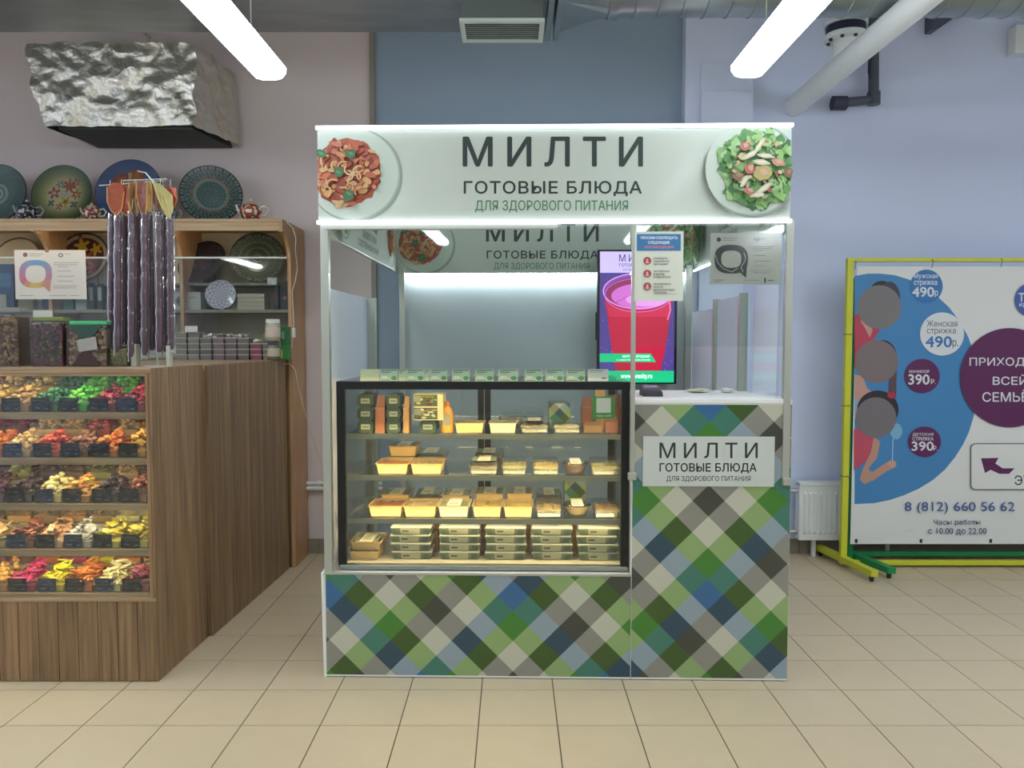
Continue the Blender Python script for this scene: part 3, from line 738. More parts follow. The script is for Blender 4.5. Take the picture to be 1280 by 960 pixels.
def logo(cv, x0, y0, x1, k, col='#2c3936', gc='#4c8560', ga=1.0):
    """three line shop sign; k = width scale against the front fascia"""
    cv.text('МИЛТИ', x0, y0, x1, y0+36*k, col, .016, 1.45)
    cv.text('ГОТОВЫЕ БЛЮДА', x0+1*k, y0+55*k, x1-1*k, y0+73.5*k, col, .018, 1.08)
    cv.text('ДЛЯ ЗДОРОВОГО ПИТАНИЯ', x0+15*k, y0+79*k, x1-18*k, y0+94*k, gc, .006)
cv = Canvas(pxk(-.0105), (0, -1, 0))
logo(cv, 579, 171.5, 803, 1.0)
salad(cv, 441, 217.5, 57, True); salad(cv, 937, 213, 57, False)
# trim the dishes at the board's edges: the print stops where the board stops
def clipz(cv, z0, z1, x0, x1, axis='x'):
    nf, nc = [], []
    v = cv.v; out = MB(); out.col = None
    for f, c_ in zip(cv.f, cv.c):
        pts = [v[i] for i in f]
        for ax, lim, sg in ((2, z0, 1), (2, z1, -1), (0 if axis == 'x' else 1, x0, 1), (0 if axis == 'x' else 1, x1, -1)):
            q = []
            for i in range(len(pts)):
                a, b = pts[i], pts[(i+1) % len(pts)]; da, db = (a[ax]-lim)*sg, (b[ax]-lim)*sg
                if da >= 0: q.append(a)
                if (da >= 0) != (db >= 0): q.append(a + (b-a) * (da/(da-db)))
            pts = q
            if len(pts) < 3: break
        if len(pts) >= 3: out.col = c_; out.poly(pts)
    return out
clipz(cv, zB+.003, zT-.003, kL+.002, kR-.012).build('fascia_print', M_print, bpy.data.objects['front_fascia'])
yb2 = YBK - .0305
cv = Canvas(pxk(yb2), (0, -1, 0))
logo(cv, 608, 279, 748, .625, col='#273633', gc='#4c8560'); salad(cv, 530, 305, 36, True); salad(cv, 838, 300, 36, False)
clipz(cv, zBB+.002, zT-.025, kL+.027, kR-.027).build('fascia_print', M_print, bpy.data.objects['rear_fascia'])
# inner faces of the two side fascias
def sidefn(x, y0, y1):      # 0..1000 along, 0..200 down from top
    return lambda a, b: Vector((x, y0 + (y1-y0)*a/1000, zT - (zT-zSB)*b/200))
for k_, (x, nrm, ya, yb_) in enumerate(((kL+.0255, (1,0,0), .05, YBK-.04), (kR-.0255, (-1,0,0), YBK-.04, .05))):
    cv = Canvas(sidefn(x, ya, yb_), nrm)
    logo(cv, 380, 22, 640, 1.5)
    cv.text('СОБСТВЕННАЯ КУХНЯ', 340, 168, 640, 184, '#2c3936', .006)
    for q, cx, r_ in ((True, 880, 80), (False, 120, 80)):
        salad(cv, cx, 110, r_, q)
    clipz(cv, zSB+.002, zT-.002, .05, YBK-.04, 'y').build('fascia_print', M_print, [o for o in kt.children if o.name.startswith('side_fascia')][k_])

# ---- plaid printed panels
SEQ = 'K0VK0UV0K0VU'
PC = {'00': '#b9baa4', '0K': '#86867a', '0V': '#88a267', '0U': '#8a9aa0', 'KK': '#3f4238', 'VV': '#3f7a2c', 'UU': '#33638c', 'KV': '#3b5522', 'KU': '#2a4655', 'UV': '#3d7463'}
def plaid(u0x, u0z, h, x0, x1, z0, z1, y, uo=0, vo=0):
    """diamond (u, v): a weave of two diagonal stripe sets; (uo, vo) sits at (u0x, u0z)"""
    b = MB()
    for u in range(-30, 40):
        for v in range(-40, 30):
            cx = u0x + h*((u-uo) - (v-vo)); cz = u0z - h*((u-uo) + (v-vo))
            if cx < x0-h or cx > x1+h or cz < z0-h or cz > z1+h: continue
            a, c_ = SEQ[(u+1) % 12], SEQ[(-5-v) % 12]; key = ''.join(sorted((a, c_)))
            b.col = lin(PC[key]); b.poly([(cx-h, y, cz), (cx, y, cz-h), (cx+h, y, cz), (cx, y, cz+h)])
    return clipz(b, z0, z1, x0, x1)
zTop = Z(718, 0)
# fridge plinth
xP0, xP1, xP2 = X(406, 0, 780), X(788.5, 0, 780), X(985, 0, 780)
pb = thingk('fridge_plinth', 'low plaid panelled base cabinet under the glass display fridge', 'cabinet', ((xP0+xP1)/2, .3, 0))
MB().box(xP0, .012, 0, xP1-.002, .74, zTop-.004).build('carcass', M_white, pb)
MB().box(xP0, 0, .004, xP1-.002, .012, zTop).build('front_panel', M_white, pb, bevel=.001)
p = K(487.5, 743.6, -.0006)
plaid(p.x, p.z, .0662, xP0+.006, xP1-.002, .012, zTop-.006, -.0006).build('plaid_print', M_printg, [o for o in pb.children if o.name.startswith('front_panel')][0])
MB().box(xP0-.001, -.004, zTop-.005, xP1-.002, .012, zTop+.001).build('edge_trim', M_alu, pb)
MB().hexa([(xP0-.006, -.004, 0), (xP0+.004, -.004, 0), (xP0+.004, .74, 0), (xP0-.006, .74, 0)], [(xP0-.012, -.004, zTop), (xP0-.001, -.004, zTop), (xP0-.001, .74, zTop+.13), (xP0-.012, .74, zTop+.13)]).build('side_panel', M_white, pb)
# service counter
zC = Z(502, 0)
sc_ = thingk('service_counter', 'tall plaid panelled service counter with a white top and the shop sign', 'counter', ((xP1+xP2)/2, .3, 0))
MB().box(xP1, .012, 0, xP2, .56, zC-.012).build('carcass', M_white, sc_)
MB().box(xP1, 0, .004, xP2, .012, zC-.006).build('front_panel', M_white, sc_, bevel=.001)
p = K(824.8, 723.5, -.0006)
plaid(p.x, p.z, .0674, xP1+.002, xP2-.001, .012, zC-.012, -.0006, 8, -9).build('plaid_print', M_printg, [o for o in sc_.children if o.name.startswith('front_panel')][0])
MB().box(xP1, -.004, zC-.006, xP2, .60, zC+.012).build('worktop', M_white, sc_, bevel=.002)
sg = MB(); a, b_ = K(804, 545.5, -.006), K(967.5, 608.5, -.006)
sg.box(a.x, -.006, b_.z, b_.x, -.0008, a.z); so = sg.build('sign_board', mat('sign_board_white', '#c2c8bf', .4), sc_, bevel=.0006)
cv = Canvas(pxk(-.0062), (0, -1, 0))
cv.text('МИЛТИ', 824.5, 553.5, 947, 572.5, '#20302c', .006, 1.45); cv.text('ГОТОВЫЕ БЛЮДА', 824.5, 579, 945.5, 591.5, '#20302c', .018, 1.02); cv.text('ДЛЯ ЗДОРОВОГО ПИТАНИЯ', 833, 595, 938, 602.5, '#5c6b63')
cv.build('sign_lettering', M_print, so)

# ---- counter top items
zc = zC + .012
q = K(814, 492, .2)
tm = thingk('card_terminal', 'black card payment terminal lying on the white counter top beside the display fridge', 'payment terminal', (q.x, .2, zc))
MB().hexa([(q.x-.045,.14,zc),(q.x+.045,.14,zc),(q.x+.045,.27,zc),(q.x-.045,.27,zc)], [(q.x-.04,.145,zc+.025),(q.x+.04,.145,zc+.025),(q.x+.04,.265,zc+.045),(q.x-.04,.265,zc+.045)]).build('body', M_dark, tm, bevel=.006)
MB().hexa([(q.x-.03,.20,zc+.030),(q.x+.03,.20,zc+.030),(q.x+.03,.25,zc+.038),(q.x-.03,.25,zc+.038)], [(q.x-.03,.20,zc+.0355),(q.x+.03,.20,zc+.0355),(q.x+.03,.25,zc+.0445),(q.x-.03,.25,zc+.0445)]).build('display', mat('terminal_display', '#5c6f6c', .2), tm)
q = K(942, 420, .42); q2 = K(971, 420, .42); zt2 = K(950, 350, .42).z
fo = MB().hexa([(q.x,.42,zc),(q2.x,.42,zc),(q2.x,.426,zc),(q.x,.426,zc)], [(q.x,.40,zt2),(q2.x,.40,zt2),(q2.x,.406,zt2),(q.x,.406,zt2)])
solo(fo, 'acrylic_sheet', M_frost, 'pale blue grey acrylic sheet standing on the service counter behind the notice', 'acrylic sheet', (q.x, .42, zc))
b = K(880, 497, .3)
for k_, (px_, w_, c_, nm) in enumerate(((872, .10, '#b8b8a2', 'crumpled cream paper wrap lying on the counter left of the metal posts'), (908, .06, '#c4c6c0', 'small white paper slip lying on the counter between the metal posts'))):
    q = K(px_, 496, .42); bb_ = MB()
    bb_.blob((q.x, .42, zc+.011), (w_/2, .05, .011), None, 2, .2, k_)
    solo(bb_, 'paper', mat('paper_%d' % k_, c_, .7), nm, 'paper', (q.x, .42, zc), smooth=True)

# ---- television on the rear panel
yT = 1.60
tv = thingk('television', 'upright flat screen showing a glass of red drink on the kiosk rear wall', 'television', K(796, 400, yT))
a, b_ = K(747, 312, yT), K(845.5, 480, yT)
MB().box(a.x, yT, b_.z, b_.x, yT+.05, a.z).build('casing', M_black, tv, bevel=.003)
MB().box(a.x+.1, yT+.05, b_.z+.3, b_.x-.1, YBK+.001, a.z-.3).build('wall_mount', M_dark, tv)
MB().box(a.x-.008, yT+.02, K(746, 425, yT).z, a.x, yT+.04, K(746, 390, yT).z).build('side_bar', M_dark, tv)
cv = Canvas(pxk(yT-.0006), (0, -1, 0)); SC = [749.5, 314.5, 843, 478]
cv.rect(*SC, '#4b3a80')
rs = random.Random(3)
for i in range(260):
    x, y = rs.uniform(750.5, 842), rs.uniform(342, 470); cv.ell(x, y, rs.uniform(.3,.9), rs.uniform(.3,.9), rs.choice(['#6a5cb0', '#3a2c74', '#8878c8', '#2c2468', '#5a4aa0']), 6, up=(i % 20 == 0))
cv.rect(749.5, 314.5, 843, 341, '#c9b4ec'); cv.text('МИЛТИ', 774, 318, 822, 327, '#241c34', .004, 1.45); cv.text('ГОТОВЫЕ БЛЮДА', 774, 329.5, 822, 334, '#241c34', .014); cv.text('ДЛЯ ЗДОРОВОГО ПИТАНИЯ', 778, 336, 818, 338.5, '#5a4a6c')
cv.shape([(754,358),(760,400),(765,440),(771,470),(824,470),(831,440),(837,400),(842,358)], '#b01838')
cv.shape([(756,378),(764,384),(780,388),(800,390),(820,388),(838,380),(836,396),(762,396)], '#c02848')
cv.ell(798, 364, 44, 22, '#7a4a98'); cv.ell(798, 366, 41, 20, '#8a2c5c'); cv.ell(800, 370, 36, 15.5, '#c868c0'); cv.ell(808, 374, 26, 9, '#d890d4')
for rx, ry, yy, w, c_ in ((44, 22, 364, 1.4, '#d890e0'), (42, 21, 369, .8, '#c070c8')):
    cv.line([(798+rx*math.cos(t*2*PI/40), yy+ry*math.sin(t*2*PI/40)) for t in range(41)], w, c_)
cv.line([(770,378),(790,368),(812,364)], .7, '#8a3a80'); cv.line([(836,372),(838,388),(834,400)], 1.6, '#e070a0')
cv.shape([(749.5,442),(813,442),(820,452.5),(749.5,452.5)], '#14b478'); cv.text('МИЛТИ И ЯГОДНЫЕ', 778, 444, 812, 447.4, '#e8fff4', .01); cv.text('С СОБСТВЕННОЙ КУХНИ', 771, 448.4, 812, 450.8, '#e8fff4')
cv.rect(749.5, 463.5, 843, 478, '#14b478'); cv.text('www.mnasity.ru', 776, 467, 815, 474.5, '#f0fff8', .012)
clipz(cv, K(0, 478, yT).z, K(0, 314, yT).z, K(749.5, 400, yT).x, K(843, 400, yT).x).build('screen', M_screen, tv)

# ---- notices taped on the kiosk glass
def sheet_thing(name, label, cat, fn_plane, y, px0, py0, px1, py1, col='#d4d9c8'):
    a, b_ = K(px0, py0, y), K(px1, py1, y)
    t = thingk(name, label, cat, ((a.x+b_.x)/2, y, b_.z))
    MB().box(a.x, y, b_.z, b_.x, y+.0008, a.z).build('sheet', mat('notice_paper_'+col, col, .6), t)
    return t
yn = -.0225
t = sheet_thing('notice', 'portrait notice with a blue heading and three red symbols taped to the kiosk glass', 'notice', None, yn, 793.5, 289.5, 853.5, 376)
cv = Canvas(pxk(yn-.0004), (0, -1, 0))
cv.rect(796, 292.5, 851, 313.5, '#3878a8'); cv.text('ПРОСИМ СОБЛЮДАТЬ', 801, 295.5, 847, 299.5, '#e8f0f4', .02); cv.text('СЛЕДУЮЩИЕ', 810, 301.5, 837, 305.5, '#e8f0f4', .02); cv.text('РЕКОМЕНДАЦИИ', 806, 307.3, 842, 311, '#e08888', .02)
for yy, tx in ((326, ('СОБЛЮДАТЬ', 'СОЦИАЛЬНУЮ', 'ДИСТАНЦИЮ')), (342, ('НАХОДИТЬСЯ', 'В МАСКЕ', 'И ПЕРЧАТКАХ')), (358, ('ПРОИЗВОДИТЬ', 'ОПЛАТУ', 'БЕСКОНТАКТНЫМ', 'СПОСОБОМ'))):
    cv.ell(809, yy, 4.9, 4.9, '#a84a50', 20); cv.ell(809, yy-1, 1.4, 1.4, '#e0b8b4', 10); cv.shape([(806.8, yy+3), (807.5, yy+.6), (810.5, yy+.6), (811.2, yy+3)], '#e0b8b4')
    for k_, s__ in enumerate(tx):
        y0 = yy - 4 + k_*3.6; cv.text(s__, 817, y0, 817 + 1.95*len(s__), y0+2.5, '#33403c', .012)
cv.line([(817, 374.0-6.2), (846, 367.8)], .3, '#33403c')
cv.build('notice_print', M_print, t)
def bubble(cv, cx, cy, rx, ry, cols, hole):
    n = 40
    def p(t, k, kx=1): 
        a = 2*PI*t; sx, sy = math.cos(a), math.sin(a)
        return (cx + rx*k*abs(sx)**.75*(1 if sx > 0 else -1), cy + ry*k*abs(sy)**.75*(1 if sy > 0 else -1))
    cv.k += 1
    for i in range(n):
        c_ = cols[int(i/n*len(cols))]
        cv.shape([p(i/n, 1), p((i+1)/n, 1), p((i+1)/n, hole), p(i/n, hole)], c_, False)
    cv.shape([(cx+rx*.35, cy+ry*.75), (cx+rx*.95, cy+ry*.3), (cx+rx*.88, cy+ry*1.3)], cols[0] if len(cols) < 4 else cols[int(len(cols)*.12)])
t = sheet_thing('notice', 'landscape notice with a big black speech bubble in a plastic sleeve on the kiosk glass', 'notice', None, yn, 888.5, 291.5, 975.5, 355, '#cfd4c6')
cv = Canvas(pxk(yn-.0004), (0, -1, 0))
cv.ell(898.5, 299.5, 2.8, 2.8, '#5a4048', 14); cv.rect(903, 297.5, 922, 298.2, '#8a918a'); cv.rect(903, 300, 919, 300.7, '#8a918a')
cv.ell(946, 299, 3.2, 2.8, '#2c3432', 16); cv.ell(946, 299, 2.1, 1.7, '#cfd4c6', 14); cv.rect(951, 296.5, 957, 297.2, '#6a716c'); cv.rect(951, 299, 957, 299.7, '#6a716c')
bubble(cv, 914, 324, 21, 18, ['#2c3633'], .60)
cv.line([(894, 318), (897, 328), (904, 336), (915, 340), (922, 335)], .8, '#cfd4c6'); cv.line([(930, 316), (932, 324), (929, 330), (926, 334), (929, 340)], .8, '#cfd4c6')
for yy, ws in ((308, 30), (310.5, 28), (313, 18), (319, 20), (326, 26), (332, 22), (338, 30), (340.5, 26)):
    cv.rect(937 + (5 if ws < 27 else 0), yy, 937+ws, yy+.8, '#8d958d')
cv.rect(892, 349.5, 905, 350.4, '#8d958d'); cv.rect(892, 351.5, 902, 352.2, '#8d958d'); cv.rect(930, 350, 951, 350.8, '#8d958d'); cv.rect(955, 347.5, 957, 353.5, '#2c3633'); cv.rect(959, 350, 967, 351.2, '#5a625c')
cv.build('notice_print', M_print, t)
a, b_ = K(887, 289, yn-.001), K(977, 356, yn-.001)
MB().box(a.x, yn-.0022, b_.z, b_.x, yn-.0016, a.z).build('plastic_sleeve', M_film, t)

# ================================================================== DISPLAY FRIDGE
yF = .055; yR = .70
fx0, fx1 = X(421.5, yF, 600), xP1 - .004; fz0, fz1 = Z(717.5, yF), Z(477, yF)
fr = thingk('display_fridge', 'glass display fridge with a black frame and three glass shelves', 'display fridge', ((fx0+fx1)/2, yF, zTop))
fw = .035
b = MB(); b.box(fx0, yF, fz0+.025, fx0+fw, yF+.03, fz1-.028)
b.build('frame_upright', M_black, fr, bevel=.003); MB().box(fx1-fw, yF, fz0+.03, fx1, yF+.03, fz1-.028).build('frame_upright', M_black, fr, bevel=.003)
MB().box(fx0, yF, fz1-.035, fx1, yF+.03, fz1).build('frame_top', M_black, fr, bevel=.003)
MB().box(fx0, yF+.03, fz1-.006, fx1, yR, fz1).build('top_glass', M_glass, fr)
MB().box(fx0, yR-.06, fz1-.035, fx1, yR, fz1-.007).build('rear_rail', M_black, fr)
MB().box(fx0+.005, yF-.005, zTop+.001, fx1-.005, yF+.035, fz0+.037).build('bumper_rail', M_steel, fr, bevel=.006)
zdk = Z(704, .12)
MB().box(fx0+.012, yF+.04, zTop+.001, fx1-.012, yR-.04, zdk).build('deck', mat('deck_white', '#c9c4b0', .4), fr)
for xx in (fx0+.003, fx1-.009): MB().box(xx, yF+.03, zTop+.001, xx+.006, yR-.03, fz1-.007).build('side_glass', M_glass, fr)
MB().box(fx0+fw, yF+.008, fz0+.036, fx1-fw, yF+.013, fz1-.035).build('front_glass', M_glass, fr)
for xx in (fx0, fx0+.42*(fx1-fx0)+.04, fx0+.42*(fx1-fx0)+.075, fx1-.03): MB().box(xx, yR-.03, zTop+.001, xx+.03, yR, fz1-.035).build('rear_stile', M_black if xx != fx0 else M_steel, fr)
MB().box(fx0+.03, yR-.012, zTop+.06, fx1-.03, yR-.008, fz1-.04).build('rear_glass', M_glass, fr)
shelfz = []
SH = [(545, .19), (597, .16), (651, .13)]
for py_, ys in SH:
    z = Z(py_, ys); shelfz.append(z)
    xa_, xb_ = fx0+.012, fx1-.012
    MB().box(xa_, ys, z, xb_, yR-.09, z+.008).build('glass_shelf', M_glass, fr)
    MB().box(xa_, ys-.008, z-.014, xb_, ys, z+.009).build('shelf_edge', mat('shelf_edge_metal', '#8f9284', .4, metal=.4), fr)
    for xx in (xa_+.02, xb_-.03):
        MB().box(xx, ys+.01, z-.018, xx+.01, yR-.03, z-.002).build('shelf_arm', M_steel, fr)
M_warm = emis('warm_led_strip', '#ffdca0', FRIDGE)
for (py_, ys), z, stg in zip(SH, shelfz, (1, 1, 1)):
    MB().box(fx0+.06, ys+.002, z-.010, fx1-.05, ys+.016, z-.005).build('light_strip', M_warm, fr)
MB().box(fx0+.06, yF+.034, fz1-.030, fx1-.05, yF+.05, fz1-.024).build('light_strip', M_warm, fr)
# green card stuck on the fridge glass
a, b_ = K(740.5, 495.5, yF+.006), K(768.5, 523.5, yF+.006)
t = thingk('sticker', 'small green square sticker with a white panel on the upper right fridge glass', 'sticker', (a.x, yF+.006, b_.z))
MB().box(a.x, yF+.0062, b_.z, b_.x, yF+.0078, a.z).build('card', mat('sticker_green', '#3f7f38', .5), t)
cv = Canvas(pxk(yF+.0058), (0, -1, 0)); cv.rect(745.5, 497.5, 763.5, 516, '#b4bca8'); cv.text('наш сайт', 746, 518, 765, 520.8, '#b8c8a8'); cv.build('sticker_print', M_print, t)

# price tags on top of the fridge
zt_f = fz1
ords = ['first', 'second', 'third', 'fourth', 'fifth', 'sixth', 'seventh', 'eighth', 'ninth', 'tenth', 'eleventh', 'twelfth', 'thirteenth', 'fourteenth']
tags = [(450,474,0),(474.5,497,1),(498,507.5,2),(508,530,1),(530.5,536.5,2),(537.5,559,1),(565,587,1),(594,617,1),(623,647,1),(656,678,1),(682,704.5,1),(708,731,1),(735,760.5,3)]
for i, (a0, a1, kd) in enumerate(tags):
    y = .10; p0, p1 = K(a0, 461.5, y), K(a1, 476.5, y); p1.z = zt_f
    lb = {0: 'blank cream card standing at the left end of the row on the fridge top', 3: 'plain white price card standing at the right end of the fridge top'}.get(kd)
    if not lb:
        lb = ('price card with a green corner, ' if kd == 1 else 'narrow pale green card between price cards, ') + ords[i] + ' from the left on the fridge top'
    t = thingk('price_tag', lb, 'price tag', ((p0.x+p1.x)/2, y, zt_f), 'price tags along the fridge top')
    cc = {0: '#c6ccaa', 1: '#b9ccb4', 2: '#bccbaa', 3: '#c9cfc8'}[kd]
    MB().hexa([(p0.x,y,zt_f),(p1.x,y,zt_f),(p1.x,y+.001,zt_f),(p0.x,y+.001,zt_f)], [(p0.x,y+.006,p0.z),(p1.x,y+.006,p0.z),(p1.x,y+.007,p0.z),(p0.x,y+.007,p0.z)]).build('card', mat('tag_'+cc, cc, .6), t)
    if kd != 2: MB().box(p0.x+.01, y+.002, zt_f, p1.x-.01, y+.02, zt_f+.012).build('holder', M_black if i % 2 else M_alu, t)
    if kd in (1, 2):
        H_ = p0.z - zt_f; Wd = p1.x - p0.x
        cv = Canvas(lambda a_, b__, y=y, p0=p0, H_=H_, Wd=Wd: Vector((p0.x + Wd*a_/100, y + .006*(1-b__/60) - .0004, p0.z - H_*b__/60)), (0, -1, 0), .00006)
        cv.rect(6, 4, 94, 8, '#44604c'); cv.rect(8, 13, 62, 17, '#5c7060'); cv.rect(8, 21, 48, 24, '#8aa090')
        if kd == 1:
            cv.ell(80, 46, 17, 11, '#4c9460', 14); cv.rect(12, 36, 44, 44, '#dfe8da'); cv.rect(6, 54, 60, 57, '#5c7060')
        cv.build('card_print', M_print, t)
    if kd == 3:
        H_ = p0.z - zt_f; Wd = p1.x - p0.x
        cv = Canvas(lambda a_, b__, y=y, p0=p0, H_=H_, Wd=Wd: Vector((p0.x + Wd*a_/100, y + .006*(1-b__/60) - .0004, p0.z - H_*b__/60)), (0, -1, 0), .00006)
        cv.rect(6, 5, 80, 8, '#6a706c'); cv.rect(6, 14, 70, 16.5, '#9aa09c'); cv.rect(66, 42, 90, 48, '#5a605c'); cv.build('card_print', M_print, t)

# ------------------------------------------------------------------ food in the fridge
def shell(w, d, h, taper=.82, rim=.006, th=.002):
    b = MB(); W_, D_ = w/2, d/2; w0, d0 = W_*taper, D_*taper
    def ring(a, c_, z): return [Vector((-a,-c_,z)), Vector((a,-c_,z)), Vector((a,c_,z)), Vector((-a,c_,z))]
    R_ = [ring(w0, d0, 0), ring(W_-rim, D_-rim, h-.002), ring(W_, D_, h-.001), ring(W_, D_, h), ring(W_-rim-th, D_-rim-th, h), ring(w0-th, d0-th, th)]
    b.ringjoin(R_, 4, True, True); return b
def lumps(w, d, z, amp, cols, seed, nx=14, ny=10):
    rs = random.Random(seed); b = MB(); hs = [[z + amp*pnoise(Vector((i*.55, j*.55, seed*3.1))) for i in range(nx+1)] for j in range(ny+1)]
    for j in range(ny+1):
        for i in range(nx+1):
            e_ = 0 if i in (0, nx) or j in (0, ny) else 1
            b.v.append(Vector((-w/2 + w*i/nx, -d/2 + d*j/ny, hs[j][i] if e_ else z-.006)))
    for j in range(ny):
        for i in range(nx):
            c_ = cols[int((pnoise(Vector((i*.4+seed, j*.4, 7.7)))*.5+.5)*len(cols)*.999) % len(cols)] if len(cols) > 1 else cols[0]
            b.col = lin(c_); b.face((j*(nx+1)+i, j*(nx+1)+i+1, (j+1)*(nx+1)+i+1, (j+1)*(nx+1)+i))
    return b
M_tray = mat('cream_plastic_tray', '#dcbc80', .45); M_trayw = mat('pale_tray', '#d9cfae', .45); M_clear = glass('clear_tray_plastic', tint=(.93,.94,.9), body=.15, bodycol=(.8,.78,.66), refl=1.4, rough=.1)
M_slv = mat('paper_sleeve', '#cfcab0', .6); M_kraft = mat('kraft_board', '#b07e52', .6)
FOODS = {'orange': ['#c07838', '#b86a34', '#cc8a48'], 'cream': ['#d2b883', '#c9a872', '#dcc79a'], 'noodle': ['#c8a468', '#b08a50', '#d6ba80', '#9c7444'], 'green': ['#b0a860', '#c0b878', '#8f9450'], 'brown': ['#8a6238', '#a87c4c', '#c09a68', '#6f4a2c'],
         'red': ['#8c3028', '#a84434', '#782420'], 'yellow': ['#d0ac50', '#dcc070', '#c29a40'], 'pale': ['#c8bd98', '#d6ccaa', '#b8aa84']}
def tray(px_, py_, y, z, wpx, food, row, style='tray', h=.05, d=.18, sleeve=None, rz=0.0, grp=None, label=''):
    c_ = K(px_, py_, y); w = wpx / F * (y + 3.285)
    t = thing('food_tray', label, 'food tray', (c_.x, y, z), rz, grp)
    sd = int(px_*7 + py_)
    if style == 'round':
        b = MB().lathe([(w*.32, 0), (w*.46, h*.75), (w*.5, h*.8), (w*.5, h*.86), (w*.44, h*.86), (w*.3, .004)], (0,0,0), 28); b.build('container', M_clear, t, smooth=True)
        MB().lathe([(w*.30, .004), (w*.42, h*.68), (w*.36, h*.78)], (0,0,0), 24).build('food', mat('food_'+food, FOODS[food][0], .5, var=.3, scale=80, bump=.3), t, smooth=True)
        MB().lathe([(w*.5, h*.87), (w*.47, h*1.0), (w*.3, h*1.06)], (0,0,0), 28).build('lid', M_film, t, smooth=True)
    else:
        body = {'tray': M_tray, 'pale': M_trayw, 'clear': M_clear}[style]
        shell(w, d, h).build('container', body, t, bevel=.0012, seg=1)
        lumps(w*.86, d*.84, h-.007, .012, FOODS[food], sd).build('food', M_fruit, t, smooth=True)
        lz = h + .001
        if style == 'clear': 
            b = MB(); b.hexa([(-w/2,-d/2,lz),(w/2,-d/2,lz),(w/2,d/2,lz),(-w/2,d/2,lz)], [(-w*.42,-d*.4,lz+.02),(w*.42,-d*.4,lz+.02),(w*.42,d*.4,lz+.02),(-w*.42,d*.4,lz+.02)]); b.build('lid', M_lidf, t, bevel=.003)
            lz += .0205
        else: MB().box(-w/2+.002, -d/2+.002, h+.0005, w/2-.002, d/2-.002, h+.0013).build('lid', M_lidf, t)
    if sleeve:
        sw = w * .42; zz = h + (.0225 if style == 'clear' else .002) if style != 'round' else h*1.065
        b = MB().box(-sw/2, -d*.46, zz, sw/2, d*.46, zz+.0008)
        s_o = b.build('label_band', M_card if sleeve == 'white' else M_slv, t)
        if sleeve == 'patch':
            for sx in (-1, 1): MB().box(sx*w*.24-.012+sx*.01, -d*.44, zz, sx*w*.24+.012+sx*.01, d*.30, zz+.0006).build('patterned_strip', mat('sleeve_grey_green', '#6f7d70', .5), t)
        MB().box(-sw*.36, -d*.30, zz+.0008, sw*.30, -d*.22, zz+.0011).build('label_text', mat('label_ink', '#7a7a6c', .6), t)
        MB().box(-sw*.36, -d*.10, zz+.0008, sw*.20, -d*.04, zz+.0011).build('label_text', mat('label_ink', '#7a7a6c', .6), t)
    return t
G2, G3 = 'food trays on the middle fridge shelf', 'food trays on the lower fridge shelf'
s1, s2, s3 = [z + .008 for z in shelfz]
# middle shelf, front row
y = .272
for i, (px_, w, food, style, slv, lb) in enumerate((
    (494, 42, 'orange', 'tray', None, 'tray of orange food at the left front corner of the middle shelf'),
    (536, 41, 'noodle', 'tray', None, 'cream tray of yellow food beside the orange tray on the middle shelf'),
    (606, 37, 'brown', 'clear', 'patch', 'clear box of browned food, right of the gap on the middle shelf'),
    (643, 33, 'green', 'clear', None, 'clear box of yellow green salad, middle shelf, third box left of the round one'),
    (682, 34, 'yellow', 'clear', None, 'clear box of yellow food, just left of the round box'),
    (719, 32, 'red', 'round', 'white', 'round box of dark red food with a white label on the middle shelf'),
    (755, 38, 'green', 'clear', None, 'large clear salad box at the right end of the middle shelf'))):
    tray(px_, 590, y, s2, w, food, 0, style, .040 if style == 'clear' else .048, sleeve=slv, grp=G2, label=lb)
tray(505, 580, .468, s2, 34, 'brown', 1, 'tray', sleeve=None, grp=G2, label='lower tray of the two stacked at the back left of the middle shelf')
tray(507, 570, .470, s2+.052, 37, 'cream', 1, 'tray', sleeve='patch', grp=G2, label='upper tray of the two stacked at the back left of the middle shelf')
tray(540, 580, .468, s2, 40, 'pale', 1, 'clear', .05, sleeve='patch', grp=G2, label='clear lidded tray behind the yellow food tray on the middle shelf')
tray(612, 580, .468, s2, 36, 'brown', 1, 'clear', .05, sleeve='patch', grp=G2, label='clear lidded tray with patterned band behind the browned food box')
# lower shelf: front and rear rows
y = .242
for i, (px_, w, food, style, slv, lb) in enumerate((
    (486, 44, 'orange', 'tray', None, 'tray with an orange top at the left front of the lower shelf'),
    (528, 43, 'cream', 'tray', None, 'cream tray right of the orange topped one, lower shelf front'),
    (569, 40, 'green', 'pale', 'white', 'pale green tray under a white paper label, lower shelf front'),
    (610, 38, 'yellow', 'tray', None, 'bright yellow topped tray right of the white labelled one, lower shelf front'),
    (648, 38, 'yellow', 'tray', None, 'second yellow topped tray, before the clear boxes, lower shelf front'),
    (686, 34, 'noodle', 'clear', None, 'clear box of pale food left of the round bowl, lower shelf front'),
    (721, 35, 'noodle', 'round', 'white', 'round clear bowl with a white label, lower shelf front'),
    (757, 34, 'brown', 'clear', None, 'clear box of brown food at the right end of the lower shelf'))):
    tray(px_, 645, y, s3, w, food, 0, style, .040 if style == 'clear' else .05, sleeve=slv, grp=G3, label=lb)
y = .440
